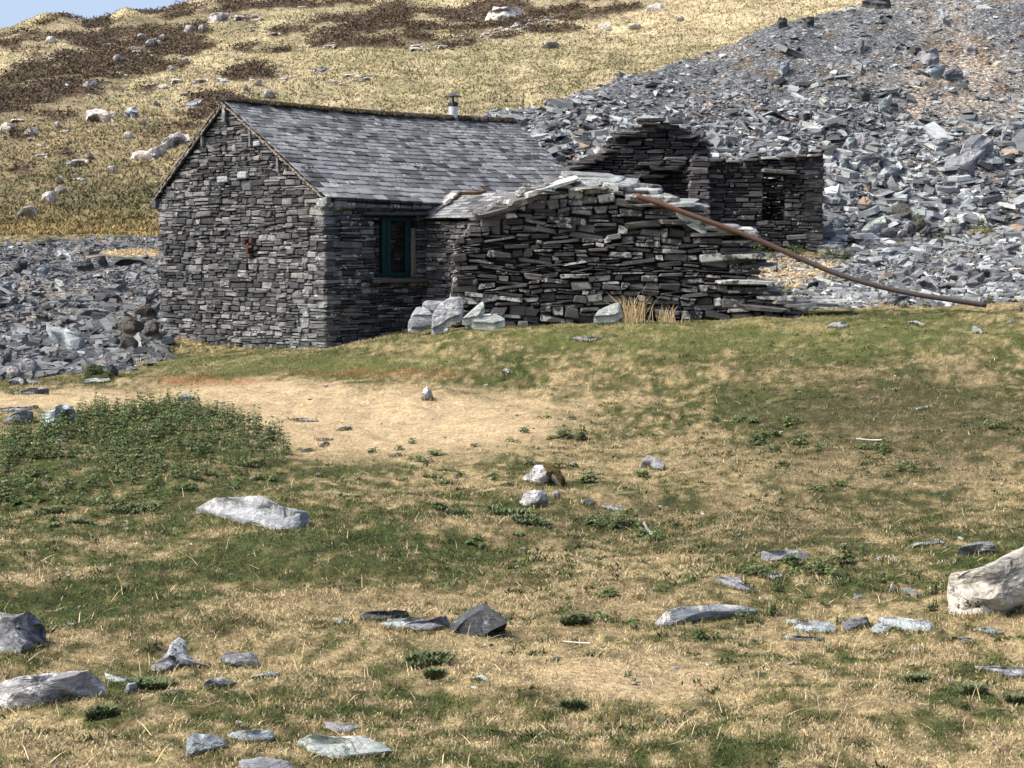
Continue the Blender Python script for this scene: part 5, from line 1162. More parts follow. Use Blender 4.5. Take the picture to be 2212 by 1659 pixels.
# hillside rocks
GH = 'pale rocks on the far hillside'
HZ = (0, 0, .3838)
for pts, lab in (
 ([(480, 680), (485, 620), (540, 610), (600, 620), (643, 660), (635, 690), (560, 690)], 'largest whitish rounded rock on the hillside left of the hut'),
 ([(715, 895), (740, 860), (850, 850), (960, 820), (850, 905)], 'lower half of the streaked outcrop left of the roof'),
 ([(860, 850), (900, 800), (1000, 745), (1060, 735), (1070, 770), (1000, 800), (900, 855)], 'upper half of the streaked outcrop left of the roof'),
 ([(0, 740), (0, 700), (40, 690), (95, 710), (85, 740), (40, 748)], 'white rock at the left edge of the hillside'),
 ([(230, 1140), (240, 1090), (300, 1070), (330, 1120), (290, 1145)], 'pinkish outcrop left of the hut eave'),
 ([(90, 1225), (95, 1195), (190, 1160), (210, 1190), (130, 1220)], 'pale outcrop low on the hillside at left'),
 ([(300, 1075), (330, 1055), (390, 1060), (385, 1085), (330, 1090)], 'flat pale rock above the pinkish outcrop'),
 ([(970, 640), (980, 615), (1000, 612), (998, 640)], 'tiny bright rock left of the roof apex'),
 ([(1470, 550), (1500, 505), (1530, 500), (1550, 530), (1530, 550)], 'pointed pale rock just above the hut ridge'),
 ([(775, 700), (800, 680), (825, 678), (815, 703)], 'small flat white rock right of the largest one'),
 ([(690, 780), (710, 745), (750, 750), (745, 780)], 'brown-pink rock left of the streaked outcrop'),
 ([(490, 890), (510, 870), (530, 870), (510, 893)], 'tiny bright flake below the largest rock'),
 ([(305, 1030), (320, 1010), (360, 1012), (345, 1032)], 'small white rock above the flat pale one'),
 ([(130, 760), (150, 730), (215, 725), (215, 755), (170, 768)], 'cluster rock near the left edge'),
 ([(300, 720), (310, 695), (345, 690), (340, 722)], 'bright rock between the left cluster and the largest rock'),
 ([(600, 965), (615, 935), (650, 945), (645, 975)], 'small rough rock below the streaked outcrop'),
 ([(850, 985), (860, 972), (900, 975), (890, 988)], 'thin bright rock by the heather near the eave'),
 ([(870, 500), (890, 480), (960, 475), (960, 492), (900, 503)], 'flat white rock high above the roof'),
 ([(1410, 585), (1425, 572), (1450, 575), (1445, 590)], 'grey rock just above the roof ridge'),
 ([(1480, 590), (1500, 575), (1565, 575), (1550, 588)], 'flat dark-topped rock just above the roof ridge'),
 ([(1365, 505), (1375, 485), (1400, 483), (1395, 505)], 'white rock left of the pointed one above the ridge'),
 ([(1425, 480), (1440, 460), (1475, 455), (1470, 478)], 'white rock up-left of the pointed one'),
 ([(630, 345), (640, 315), (680, 305), (695, 330), (670, 347)], 'cream rock in the heather above left'),
 ([(730, 290), (740, 265), (775, 265), (775, 288)], 'cream block in the heather'),
 ([(800, 260), (830, 225), (900, 215), (890, 250), (840, 262)], 'broad cream rock in the heather'),
 ([(890, 222), (905, 200), (940, 200), (935, 222)], 'small cream rock at the right of the broad one'),
 ([(1030, 185), (1045, 150), (1090, 140), (1085, 175)], 'cream outcrop left one of two near the top'),
 ([(1110, 175), (1120, 145), (1160, 142), (1160, 172)], 'cream outcrop right one of two near the top'),
 ([(1160, 120), (1175, 75), (1230, 65), (1290, 80), (1270, 110), (1200, 130)], 'pinkish crag near the top of the hill'),
 ([(1410, 110), (1420, 80), (1455, 85), (1450, 112)], 'small pinkish crag right of the larger one'),
 ([(770, 225), (775, 195), (820, 190), (815, 220)], 'pink rock above the broad cream one'),
 ([(250, 240), (260, 210), (310, 205), (310, 240)], 'grey-pink rock in the upper left grass'),
 ([(450, 490), (480, 460), (540, 455), (560, 480), (500, 495)], 'broad pinkish outcrop in the middle left'),
 ([(360, 500), (370, 465), (410, 465), (400, 498)], 'pinkish outcrop left of the broad one'),
 ([(930, 400), (945, 375), (990, 370), (980, 402)], 'pale jagged rock above the heather strip'),
 ([(1010, 352), (1030, 330), (1070, 335), (1060, 358)], 'pink rock above the jagged one')):
    rock('D', [(a * .3838, b * .3838) for a, b in pts], 'hill', lab + (' on the hillside' if 'hill' not in lab else ''), tilt=62, th=.35, kind='boulder', name='outcrop_rock', cat='rock', group=GH)
for pts, lab in (
 ([(510, 100), (540, 40), (610, 20), (720, 40), (740, 90), (650, 115), (560, 115)], 'wide pink crag at the top middle of the hillside'),
 ([(830, 270), (840, 245), (900, 235), (950, 240), (900, 265)], 'low white rocks at the end of the stony line above the roof'),
 ([(1140, 160), (1160, 140), (1220, 135), (1240, 170), (1180, 175)], 'white blocks in the stony line above the roof'),
 ([(1310, 160), (1340, 135), (1400, 140), (1390, 165)], 'white blocks in the middle of the stony line above the tip'),
 ([(1400, 60), (1440, 30), (1520, 15), (1540, 40), (1460, 65)], 'white rocks at the top end of the stony line'),
 ([(1590, 115), (1600, 98), (1640, 95), (1630, 118)], 'small white rock right of the stony line')):
    rock('D', [(538 * 1.0 + 311 + a * .3838, b * .3838) for a, b in pts], 'hill', lab, tilt=62, th=.35, kind='boulder', name='outcrop_rock', cat='rock', group=GH)
# small scattered rocks share one description
rg = np.random.default_rng(99); protos = [o for o in ROCKS if o.name.startswith('outcrop_rock')][:12]
spots = []
for (cx, cy, sx, sy, n_) in ((1120, 60, 130, 14, 60), (930, 100, 60, 12, 14), (250, 170, 200, 50, 44), (520, 45, 60, 25, 20), (160, 120, 100, 30, 20), (120, 280, 110, 30, 16), (180, 380, 110, 40, 12), (720, 175, 90, 12, 14), (330, 110, 120, 40, 16), (560, 60, 200, 40, 10), (1010, 25, 90, 14, 10), (560, 175, 60, 12, 6)):
    for k in range(n_):
        a_, b_ = rg.normal(0, .6), rg.normal(0, .6); spots.append((cx + a_ * sx, cy + b_ * sy - (a_ * sx * .22 if cx == 1120 else 0)))
for i, (dx, dy) in enumerate(spots):
    if not (0 < dx < 1500 and 5 < dy < 500): continue
    p = hit(dx, dy)
    if p[1] < 68 or p[1] > 190: continue
    src = protos[i % 12]; o = src.copy(); COL.objects.link(o); o.location = p; s = rg.uniform(.22, .6); o.scale = (s * rg.uniform(.8, 1.5), s, s * rg.uniform(.5, .85))
    if p[1] > 0: o.rotation_euler = (0, 0, rg.uniform(-.4, .4))
    tag(o, 'small pale rock among the grass and heather of the far hillside', 'rock', 'small rocks scattered over the far hillside')

# ------------------------------------------------------------------ grass
def blades(name, x, Y, z, h, w, lean, colr, mat, bend=True):
    N = len(x); az = R.uniform(0, 2 * math.pi, N); d = np.stack([np.cos(az), np.sin(az)], 1); fa = R.uniform(0, math.pi, N)
    wv = np.stack([np.cos(fa), np.sin(fa) * .6], 1) * w[:, None] * .5
    b = np.stack([x, Y, z - .005], 1); L_ = lean * h
    tip = b.copy(); tip[:, :2] += d * L_[:, None]; tip[:, 2] += h * np.sqrt(np.clip(1 - lean ** 2 * .6, .15, 1))
    l = b.copy(); l[:, :2] -= wv; r = b.copy(); r[:, :2] += wv
    if bend:
        m1 = b * .45 + tip * .55; m1[:, 2] += h * .12; ml = m1.copy(); ml[:, :2] -= wv * .8; mr_ = m1.copy(); mr_[:, :2] += wv * .8
        V = np.stack([l, r, mr_, ml, tip], 1).reshape(-1, 3); o = (np.arange(N) * 5)[:, None]
        return mesh(name, V, [o + np.array([[0, 1, 2, 3]]), o + np.array([[3, 2, 4]])], mat, np.repeat(colr, 5, 0))
    V = np.stack([l, r, tip], 1).reshape(-1, 3); o = (np.arange(N) * 3)[:, None]
    return mesh(name, V, [o + np.array([[0, 1, 2]])], mat, np.repeat(colr, 3, 0))
def turf(N, y0, y1, pw, name, bend, lo=-120, hi=2340):
    t = R.uniform(0, 1, N); Y = (y0 ** (1 - pw) + t * (y1 ** (1 - pw) - y0 ** (1 - pw))) ** (1 / (1 - pw))
    a = R.uniform(lo, hi, N); x = (a - 1106) / F * Y; z = H(x, Y); dX, dY = proj(x, Y, z)
    c, dry, pale = gcol(x, Y, dX, dY)
    ok = ~rubble_mask(x, Y, dX, dY) & (R.uniform(0, 1, N) > pale * .25)
    # nothing grows inside the walls
    ok &= ~((Y > RWY - .1) & (dX > 985) & (dX < 1715) & (Y < RWY + 1.6))
    q = (x - C0[0]) * Vv[0] + (Y - C0[1]) * Vv[1]; s = (x - C0[0]) * U[0] + (Y - C0[1]) * U[1]
    ok &= ~((q > -.05) & (s > -.02) & (q < gw) & (s < LLe))
    x, Y, z, c, dry, pale = x[ok], Y[ok], z[ok], c[ok], dry[ok], pale[ok]; N = len(x)
    r = R.uniform(0, 1, N)[:, None]; dr = dry[:, None]
    green = np.array((.066, .088, .028)); str_ = np.array((.46, .38, .235)); lt = np.array((.66, .58, .42)); dk = np.array((.09, .075, .045)); gold = np.array((.33, .245, .11))
    u = R.uniform(0, 1, N)[:, None]
    cc = np.where(u < dr * .72 + .04, np.where(r < .2, lt, np.where(r < .45, gold, str_)), np.where(r < .3, dk, green * (0.7 + 1.3 * R.uniform(0, 1, (N, 1)))))
    mixc = c * 1.15; cc = cc * .45 + mixc * .55; cc *= R.uniform(.6, 1.35, (N, 1))
    pz = pale[:, None]; cc = cc * (1 - pz * .6) + np.array((.60, .45, .25)) * R.uniform(.6, 1.2, (N, 1)) * pz * .6
    sc_ = .7 + Y / 26
    clump = .55 + 1.1 * fbm(x * 2.2, Y * 2.2, 301, 3) ** 1.5
    h = R.uniform(.012, .036, N) * (1 - .5 * pale) * (.75 + Y / 35) * clump; w = R.uniform(.003, .0065, N) * sc_ * 1.15
    lean = R.uniform(.3, 1.6, N)
    return blades(name, x, Y, z, h, w, lean, cc, BLADE, bend)
tag(turf(260000, 8.2, 20, 1.6, 'grass', True), 'short straw and green turf in the foreground', 'grass', kind='stuff')
tag(turf(340000, 18, 41.4, 1.2, 'grass', False), 'short turf on the bank in front of the hut', 'grass', kind='stuff')
# low weeds and darker clumps through the turf
N = 9000; Y = np.exp(R.uniform(math.log(9), math.log(37), N)); a = R.uniform(-100, 2320, N); x = (a - 1106) / F * Y; z = H(x, Y); dX, dY = proj(x, Y, z); c, dry, pale = gcol(x, Y, dX, dY)
w_ = .10 + .45 * ell(dX, dY, 1800, 900, 600, 150, .6) + .3 * ell(dX, dY, 1700, 1230, 600, 90, .6) + .25 * ell(dX, dY, 1100, 1100, 500, 70, .6); cl = fbm(x * .9, Y * .9, 401, 3)
ok = (R.uniform(0, 1, N) < w_ * ss(.42, .62, cl) * 1.6 * (1 - pale)); x, Y, z = x[ok], Y[ok], z[ok]; N = len(x); K = 16
sp = .02 + .03 * R.uniform(0, 1, N); xx = np.repeat(x, K) + R.normal(0, 1, N * K) * np.repeat(sp, K); yy = np.repeat(Y, K) + R.normal(0, 1, N * K) * np.repeat(sp, K); zz = H(xx, yy)
cc = np.array((.040, .060, .022)) * np.repeat(R.uniform(.5, 1.9, (N, 1)), K, 0) * R.uniform(.7, 1.3, (N * K, 1))
o = blades('low_weeds', xx, yy, zz, R.uniform(.02, .055, N * K), R.uniform(.008, .018, N * K), R.uniform(.4, 1.5, N * K), cc, LEAFM); tag(o, 'dark low weeds and mossy tufts scattered through the turf', 'weeds', kind='stuff')
# longer dead stalks
N = 2200; Y = np.exp(R.uniform(math.log(9), math.log(32), N)); a = R.uniform(-100, 2320, N); x = (a - 1106) / F * Y; z = H(x, Y); dX, dY = proj(x, Y, z); c, dry, pale = gcol(x, Y, dX, dY)
ok = R.uniform(0, 1, N) > pale; x, Y, z = x[ok], Y[ok], z[ok]; N = len(x)
o = blades('dry_stalks', x, Y, z, R.uniform(.05, .13, N), R.uniform(.003, .006, N) * (.7 + Y / 30), R.uniform(.2, 2.2, N), np.array((.62, .50, .30))[None] * R.uniform(.6, 1.2, (N, 1)), BLADE); tag(o, 'pale dead grass stalks scattered in the turf', 'grass stalks', kind='stuff')
# hill tussocks + heather
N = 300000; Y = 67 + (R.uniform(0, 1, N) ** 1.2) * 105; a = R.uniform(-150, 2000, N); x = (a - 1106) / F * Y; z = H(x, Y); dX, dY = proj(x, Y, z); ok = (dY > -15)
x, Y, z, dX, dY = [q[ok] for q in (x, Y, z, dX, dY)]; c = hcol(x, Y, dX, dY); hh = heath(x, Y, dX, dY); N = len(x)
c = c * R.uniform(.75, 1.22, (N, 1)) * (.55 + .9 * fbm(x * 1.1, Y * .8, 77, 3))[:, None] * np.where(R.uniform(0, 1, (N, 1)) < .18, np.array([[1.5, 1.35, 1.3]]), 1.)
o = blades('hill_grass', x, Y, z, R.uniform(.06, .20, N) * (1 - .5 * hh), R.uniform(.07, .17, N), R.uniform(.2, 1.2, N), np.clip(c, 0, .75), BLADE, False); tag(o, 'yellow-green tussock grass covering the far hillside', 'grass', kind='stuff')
N = 60000; Y = 68 + R.uniform(0, 1, N) * 100; a = R.uniform(-150, 1700, N); x = (a - 1106) / F * Y; z = H(x, Y); dX, dY = proj(x, Y, z); hh = heath(x, Y, dX, dY); ok = (R.uniform(0, 1, N) < hh * .9) & (fbm(x * .45, Y * .4, 331, 3) > .44)
x, Y, z = x[ok], Y[ok], z[ok]; N = len(x)
K = 7; xx = np.repeat(x, K) + R.normal(0, .3, N * K); yy = np.repeat(Y, K) + R.normal(0, .3, N * K); zz = np.repeat(z, K) + R.uniform(0, .3, N * K)
cc = np.where(R.uniform(0, 1, (N * K, 1)) < .3, np.array([[.125, .09, .066]]), np.where(R.uniform(0, 1, (N * K, 1)) < .4, np.array([[.075, .072, .035]]), np.array([[.07, .05, .036]]))) * R.uniform(.6, 1.5, (N * K, 1))
o = blades('heather', xx, yy, zz, R.uniform(.06, .17, N * K), R.uniform(.10, .24, N * K), R.uniform(.2, 1.2, N * K), cc, BLADE, False); tag(o, 'dark brown heather in patches over the far hillside', 'heather', kind='stuff')
# grass behind (quarry floor strips)
N = 26000; Y = R.uniform(41, 67, N); a = R.uniform(-300, 2400, N); x = (a - 1106) / F * Y; z = H(x, Y); dX, dY = proj(x, Y, z); ok = ~rubble_mask(x, Y, dX, dY) & (scree(x, Y) < z)
q = (x - C0[0]) * Vv[0] + (Y - C0[1]) * Vv[1]; s = (x - C0[0]) * U[0] + (Y - C0[1]) * U[1]; ok &= ~((q > -.05) & (s > -.02) & (q < gw) & (s < LLe))
x, Y, z, dX, dY = [q_[ok] for q_ in (x, Y, z, dX, dY)]; c, _, _ = gcol(x, Y, dX, dY); N = len(x); k = (dX < 1000)[:, None]; c = np.where(k, c * .4 + np.array((.30, .235, .10)) * .6, c)
o = blades('rough_grass', x, Y, z, R.uniform(.04, .12, N), R.uniform(.03, .08, N), R.uniform(.3, 1.4, N), c * R.uniform(.6, 1.4, (N, 1)), BLADE, False); tag(o, 'rough grass strips behind the hut and the ruin', 'grass', kind='stuff')

# ------------------------------------------------------------------ leafy plants
def leaves_mesh(stems, rg, lsz=.05, colf=None):
    """stems: list of (x,y,z,height); opposite pairs of toothed drooping leaves"""
    V = []; Fq = []; Cc = []
    for (x, y, z, h, sc_) in stems:
        lx, ly = rg.uniform(-.18, .18, 2); n_ = max(2, int(h / .042)); a0 = rg.uniform(0, 3.14); base = np.array((x, y, z)); g0 = rg.uniform(.65, 1.35)
        top = base + np.array((lx * h, ly * h, h))
        # stem
        s = .0035 * sc_; o = len(V)
        V += [base + (-s, 0, 0), base + (s, 0, 0), top + (s * .5, 0, 0), top + (-s * .5, 0, 0)]; Fq.append((o, o + 1, o + 2, o + 3)); Cc += [(.06, .055, .03)] * 4
        for k in range(n_):
            f = (k + .8) / n_; p = base * (1 - f) + top * f; L_ = lsz * sc_ * (1.15 - .6 * f) * rg.uniform(.8, 1.2)
            for sd_ in (0, math.pi):
                az = a0 + k * 1.57 + sd_ + rg.uniform(-.35, .35); d = np.array((math.cos(az), math.sin(az), 0)); t = np.array((-d[1], d[0], 0)); up = rg.uniform(.0, .5) + (.6 if f > .9 else 0)
                m_ = p + d * L_ * .45 + np.array((0, 0, L_ * up * .6)); e = p + d * L_ + np.array((0, 0, L_ * (up * .6 - .35)))
                o = len(V); w_ = L_ * .36; V += [p, m_ + t * w_ - (0, 0, L_ * .05), e, m_ - t * w_ - (0, 0, L_ * .05), m_ + (0, 0, L_ * .06)]
                Fq += [(o, o + 1, o + 4, o + 4), (o + 1, o + 2, o + 4, o + 4), (o + 2, o + 3, o + 4, o + 4), (o + 3, o, o + 4, o + 4)]
                g = np.array((.050, .074, .027)) * g0 * rg.uniform(.7, 1.3)
                if f > .85: g = g * 1.5 + (.01, .01, .005)
                if rg.random() < .0008: g = np.array((.4, .36, .05))
                if rg.random() < .012: g = np.array((.16, .12, .05))
                Cc += [tuple(g)] * 5
    V = np.array(V); q = [f for f in Fq if f[3] != f[2]]; t3 = [f[:3] for f in Fq if f[3] == f[2]]
    return V, [np.array(q), np.array(t3)], np.array(Cc)
rg = np.random.default_rng(123); stems = []
NP = [(-260, 960), (-60, 950), (0, 940), (60, 935), (120, 925), (190, 895), (260, 882), (330, 872), (420, 876), (480, 892), (545, 915), (600, 935), (632, 975), (640, 1000), (560, 1025), (470, 1050), (380, 1080), (330, 1105), (200, 1120), (0, 1130), (-260, 1130)]
for k in range(5200):
    dx = rg.uniform(-260, 650); dy = rg.uniform(865, 1135)
    if not pip(np.array([dx]), np.array([dy]), NP)[0]: continue
    p = hit(dx, dy); gapn = float(fbm(np.array(p[0] * 1.4), np.array(p[1] * 1.4), 351, 3))
    dens = np.interp(dy, [870, 960, 1040, 1100, 1130], [1.2, 1.1, .55, .32, .10]) - (1.6 * (gapn - .52) if gapn > .52 else 0) * (dy > 930) * 3
    if dx > 350 and dy > 985: dens *= .45
    dens *= .8
    if rg.random() > dens: continue
    h = np.interp(dy, [870, 950, 1040, 1130], [.24, .22, .13, .07]) * rg.uniform(.55, 1.15) * (.45 + 1.0 * gapn); stems.append((p[0], p[1], p[2], h, rg.uniform(.8, 1.2)))
print('nettle stems', len(stems))
V, P, Cc = leaves_mesh(stems, rg, .076); o = mesh('nettle_bed', V, P, LEAFM, Cc); tag(o, 'dense dark green nettle bed in the left middle ground', 'nettles', kind='stuff')
# taller single nettles standing out of the bed, sprigs in the grass
def foot(dx, dy):
    p = hit(dx, dy)
    if RWY - .3 < p[1] < 40 and 975 < dx < 1720:
        q = at(dx, dy, RWY - .28); p = np.array([q[0], q[1], float(H(q[0], q[1]))])
    return p
def plant(dx, dy, hpx, n_, label, spread=.12, group='nettle sprigs in the grass', name='nettle_sprig', cat='plant', lsz=.085):
    p = foot(dx, dy); h = hpx / F * p[1]; st = []
    for k in range(n_):
        r = abs(rg.normal(0, spread * .6)); a_ = rg.uniform(0, 6.28); q = np.array((p[0] + r * math.cos(a_), p[1] + r * math.sin(a_))); st.append((q[0] - p[0], q[1] - p[1], float(S(q[0], q[1]) - p[2]), h * rg.uniform(.5, 1.05) if k else h, 1.0))
    V, P, Cc = leaves_mesh(st, rg, lsz); o = mesh(name, V, P, LEAFM, Cc); o.location = p; tag(o, label, cat, group); return o
KEEP = 1
TN = 'tall nettles standing out of the bed'
plant(400, 905, 42, 1, 'tallest single nettle stem, beside the small blue stone behind the bed', .02, TN)
plant(205, 905, 48, 2, 'tall nettle near the pale blue slab at the top left of the bed', .05, TN)
plant(222, 908, 42, 2, 'tall nettle leaning right, next to the top left one', .04, TN)
plant(556, 940, 64, 2, 'tall dark-stemmed nettle at the right end of the bed', .04, TN)
plant(585, 950, 50, 4, 'bushy nettle at the far right end of the bed', .10, TN)
plant(465, 900, 34, 3, 'nettle tip between the tallest one and the right end', .07, TN)
plant(500, 915, 40, 4, 'broad nettle top left of the dark-stemmed one', .1, TN)
plant(100, 935, 42, 3, 'nettle in front of the pale blue slab', .06, TN)
plant(40, 935, 50, 3, 'nettle at the upper left edge of the bed', .06, TN)
C6 = lambda a, b: (727.7 + a * .3421, 818.6 + b * .3421)
for i, (zx, zy, hp, n_, lab) in enumerate(((465, 410, 14, 4, 'two-lobed nettle sprig left on the pale grass'), (398, 445, 9, 3, 'tiny nettle sprig beside the flat slate'), (640, 480, 14, 8, 'wide low nettle sprig in the middle of the pale grass'),
   (520, 520, 14, 6, 'nettle sprig below the flat slate on the pale grass'), (570, 525, 10, 3, 'small sprig touching the one below the flat slate'), (685, 580, 12, 4, 'nettle sprig near the lower edge of the pale grass'), (772, 615, 12, 4, 'nettle sprig right of the one at the lower edge'),
   (630, 625, 11, 3, 'sprig in the lower row, middle'), (568, 622, 10, 3, 'sprig in the lower row, left'), (865, 425, 8, 2, 'lone tiny sprig in the centre of the pale grass'), (1110, 395, 10, 3, 'small sprig right of the lone tiny one'), (1185, 340, 16, 5, 'star-shaped nettle sprig at the right of the pale grass'),
   (1325, 250, 14, 4, 'pointed sprig highest on the right of the pale grass'), (1490, 255, 10, 4, 'small sprig right of the highest one'), (1440, 370, 26, 12, 'large dark nettle clump up from the mossy rock'), (1550, 380, 28, 8, 'upright dark clump right of the large nettle clump'), (1350, 380, 10, 4, 'small clump left of the large nettle clump'),
   (1205, 535, 12, 4, 'sprig above the mossy rock'), (1410, 560, 22, 6, 'sprig growing on top of the mossy rock'), (1580, 650, 30, 12, 'dark clump right of the mossy rock'), (975, 620, 12, 4, 'sprig left of the mossy rock'), (1000, 645, 10, 3, 'sprig just above the low dark stone'),
   (1935, 615, 14, 6, 'sprig below the smooth bluish slab'), (1960, 560, 12, 2, 'single stem in front of the smooth bluish slab'), (1780, 930, 34, 14, 'dark clump below the flat pale blue slab'), (1620, 920, 22, 10, 'dark clump left of the one below the blue slab'), (1840, 850, 12, 5, 'small clump touching the flat blue slab'),
   (1920, 990, 18, 6, 'clump left of the white twig'), (2040, 1020, 24, 8, 'clump right of the white twig'), (1145, 985, 10, 4, 'small sprig in the green below the thistle clump'), (845, 1045, 10, 6, 'low dark sprig in the green grass'), (680, 665, 8, 4, 'flat sprig under the lower row'), (240, 465, 10, 5, 'sprig at the left of the pale grass'), (465, 560, 8, 3, 'tiny sprig left of the lower row'))):
    plant(*C6(zx, zy), hp, n_, lab, spread=.05 + n_ * .008)
C5 = lambda a, b: (1484.5 + a * .329, 818.6 + b * .329)
for zx, zy, hp, n_, lab in ((470, 430, 30, 14, 'dark leafy clump on the right slope, left of four'), (590, 460, 16, 6, 'small leafy clump right of the dark one on the slope'), (700, 430, 24, 10, 'leafy clump in the middle of the right slope'), (860, 470, 22, 7, 'yellowing leafy clump on the right slope'), (1290, 480, 24, 14, 'wide dark clump at the right of the slope'), (1400, 590, 20, 12, 'leafy clump below the wide dark one'), (1010, 700, 14, 6, 'small clump low on the right slope'), (860, 730, 12, 6, 'small clump left of the low one'), (660, 310, 24, 12, 'upper clump on the right slope'), (340, 280, 16, 8, 'clump at the left top of the right slope'), (180, 275, 14, 8, 'flat clump farthest left on the right slope'), (430, 285, 14, 6, 'clump between the two at the left top of the slope'),
   (1030, 1210, 44, 10, 'upright leafy plant right of the squared lilac slab'), (660, 1215, 22, 6, 'leafy sprig in front of the squared lilac slab'), (450, 1290, 26, 8, 'leafy plant left of the squared lilac slab'), (830, 1270, 26, 12, 'bushy plant below right of the squared lilac slab'), (1170, 460, 14, 8, 'low clump above the wide dark one'), (2020, 320, 18, 14, 'grey twiggy clump near the right edge of the slope')):
    plant(*C5(zx, zy), hp, n_, lab, spread=.06 + n_ * .01)
C4 = lambda a, b: (1484.5 + a * .329, 1234.6 + b * .329)
for zx, zy, hp, n_, lab in ((590, 130, 20, 6, 'leafy plant right of the leaf-shaped slab'), (790, 175, 16, 4, 'small leafy sprig above the pale blue oval slab'), (900, 215, 16, 4, 'small leafy sprig right of the one above the oval slab'), (440, 480, 18, 5, 'sprig left of the narrow streaky slab'), (930, 530, 16, 3, 'whitish-leaved sprig below the narrow slab'), (560, 290, 30, 14, 'dark clump at the right end of the long grey-lilac slab'), (400, 330, 24, 16, 'dark clump in front of the long grey-lilac slab'), (100, 440, 26, 20, 'wide dark clump below the long grey-lilac slab'), (340, 300, 16, 4, 'sprig growing up past the long grey-lilac slab'), (1640, 150, 40, 12, 'tall weeds left of the white boulder'), (1600, 260, 30, 10, 'weeds at the foot of the white boulder'), (1260, 60, 24, 8, 'leafy stem above the small round stone'), (990, 350, 22, 5, 'sprig between the oval slab and the grey-brown block'), (1370, 390, 12, 4, 'tiny sprig in front of the right cluster')):
    plant(*C4(zx, zy), hp, n_, lab, spread=.03 + n_ * .006, lsz=.04)
C2 = lambda a, b: (a * .329, 1234.6 + b * .329); C3 = lambda a, b: (727.7 + a * .329, 1234.6 + b * .329); C1 = lambda a, b: (a * .329, 818.6 + b * .329)
for (dx, dy), hp, n_, lab in ((C2(980, 520), 36, 2, 'single upright nettle left of the three-pointed stone'), (C3(1800, 160), 22, 6, 'round dark sprig alone above the long grey-lilac slab'), (C3(1740, 305), 10, 6, 'low flat sprig below the round dark one'), (C3(1960, 340), 18, 3, 'sprig left of the long grey-lilac slab'), (C1(1570, 685), 14, 5, 'sprig below the right end of the nettle bed'), (C1(1700, 665), 14, 5, 'sprig right of the one below the nettle bed'), (C1(1505, 720), 10, 4, 'small sprig under the nettle bed end'), (C1(1240, 730), 20, 8, 'leafy clump under the middle of the nettle bed'), (C1(350, 960), 22, 8, 'leafy clump below the left of the nettle bed'), (C1(1150, 640), 14, 6, 'sprig in the straw gap of the bed'), (C1(1780, 660), 12, 4, 'last sprig right of the nettle bed')):
    plant(dx, dy, hp, n_, lab, spread=.04 + n_ * .008)
# low spiky thistle rosettes
def thistle(dx, dy, wpx, hpx, label):
    p = hit(dx, dy); n_ = int(26 + wpx * .9); wd = wpx / F * p[1]; hh = hpx / F * p[1]; x = rg.uniform(-.5, .5, n_) * wd; y = rg.uniform(-.5, .5, n_) * wd * .8; V = []; Q = []; Cc = []
    for k in range(n_):
        b = np.array((x[k], y[k], float(S(p[0] + x[k], p[1] + y[k]) - p[2]))); c_ = np.array((.10, .125, .06)) * rg.uniform(.6, 1.4)
        for j in range(11):
            az = rg.uniform(0, 6.28); L_ = rg.uniform(.03, .075) * (1 + hh * 2); d = np.array((math.cos(az), math.sin(az), rg.uniform(.2, 1.1))); d = d / np.linalg.norm(d) * L_; t = np.cross(d, (0, 0, 1)); t = t / (np.linalg.norm(t) + 1e-6) * L_ * .085
            o = len(V); V += [b - t * .6, b + t * .6, b + d * .55 + t + (0, 0, .004), b + d, b + d * .55 - t + (0, 0, .004)]; Q += [(o, o + 1, o + 2, o + 4), (o + 2, o + 3, o + 4, o + 4)]; Cc += [tuple(c_)] * 5
    q = [f for f in Q if len(set(f)) == 4]; t3 = [f[:3] for f in Q if len(set(f)) == 3]
    o = mesh('thistle_clump', np.array(V), [np.array(q), np.array(t3)], LEAFM, np.array(Cc)); o.location = p; tag(o, label, 'thistle', 'spiky thistle rosettes in the turf')
for (dx, dy), w, h, lab in ((C6(1100, 850), 90, 45, 'largest bluish thistle clump at the foot of the whitish rock'), (C6(1230, 910), 80, 25, 'thistle patch right below the largest clump'), (C6(720, 850), 70, 16, 'thistle patch in the green grass left of the whitish rock'), (C3(600, 590), 90, 16, 'wide dark thistle rosette below the centre cluster'), (C3(640, 690), 30, 8, 'tiny thistle below the wide rosette'), (C3(1550, 895), 40, 8, 'thistle rosette on the lower edge of the bare straw patch'), (C3(1560, 325), 50, 10, 'thistle in the straw right of the tall dark wedge'),
   (C2(990, 760), 80, 24, 'thistle right of the small blocky blue stone'), (C2(660, 945), 50, 12, 'thistle rosette below the long whitish boulder'), (C4(1500, 720), 30, 8, 'thistle in the straw at lower right'), (C4(1860, 790), 50, 12, 'thistle below the dark slab at the right edge'), (C4(2170, 860), 40, 16, 'thistle at the right edge near the bottom'), (C1(880, 870), 100, 18, 'thistle spread at the lower edge of the nettle bed'), (C1(330, 880), 60, 12, 'thistle spread below the left of the bed'), (C1(520, 945), 50, 16, 'thistle rosette at the lower left of the bed'), (C5(520, 370), 50, 16, 'bluish thistle behind the dark clump on the right slope'), (C1(1650, 570), 50, 12, 'thistle at the right lower edge of the nettle bed')):
    thistle(dx, dy, w, h, lab)
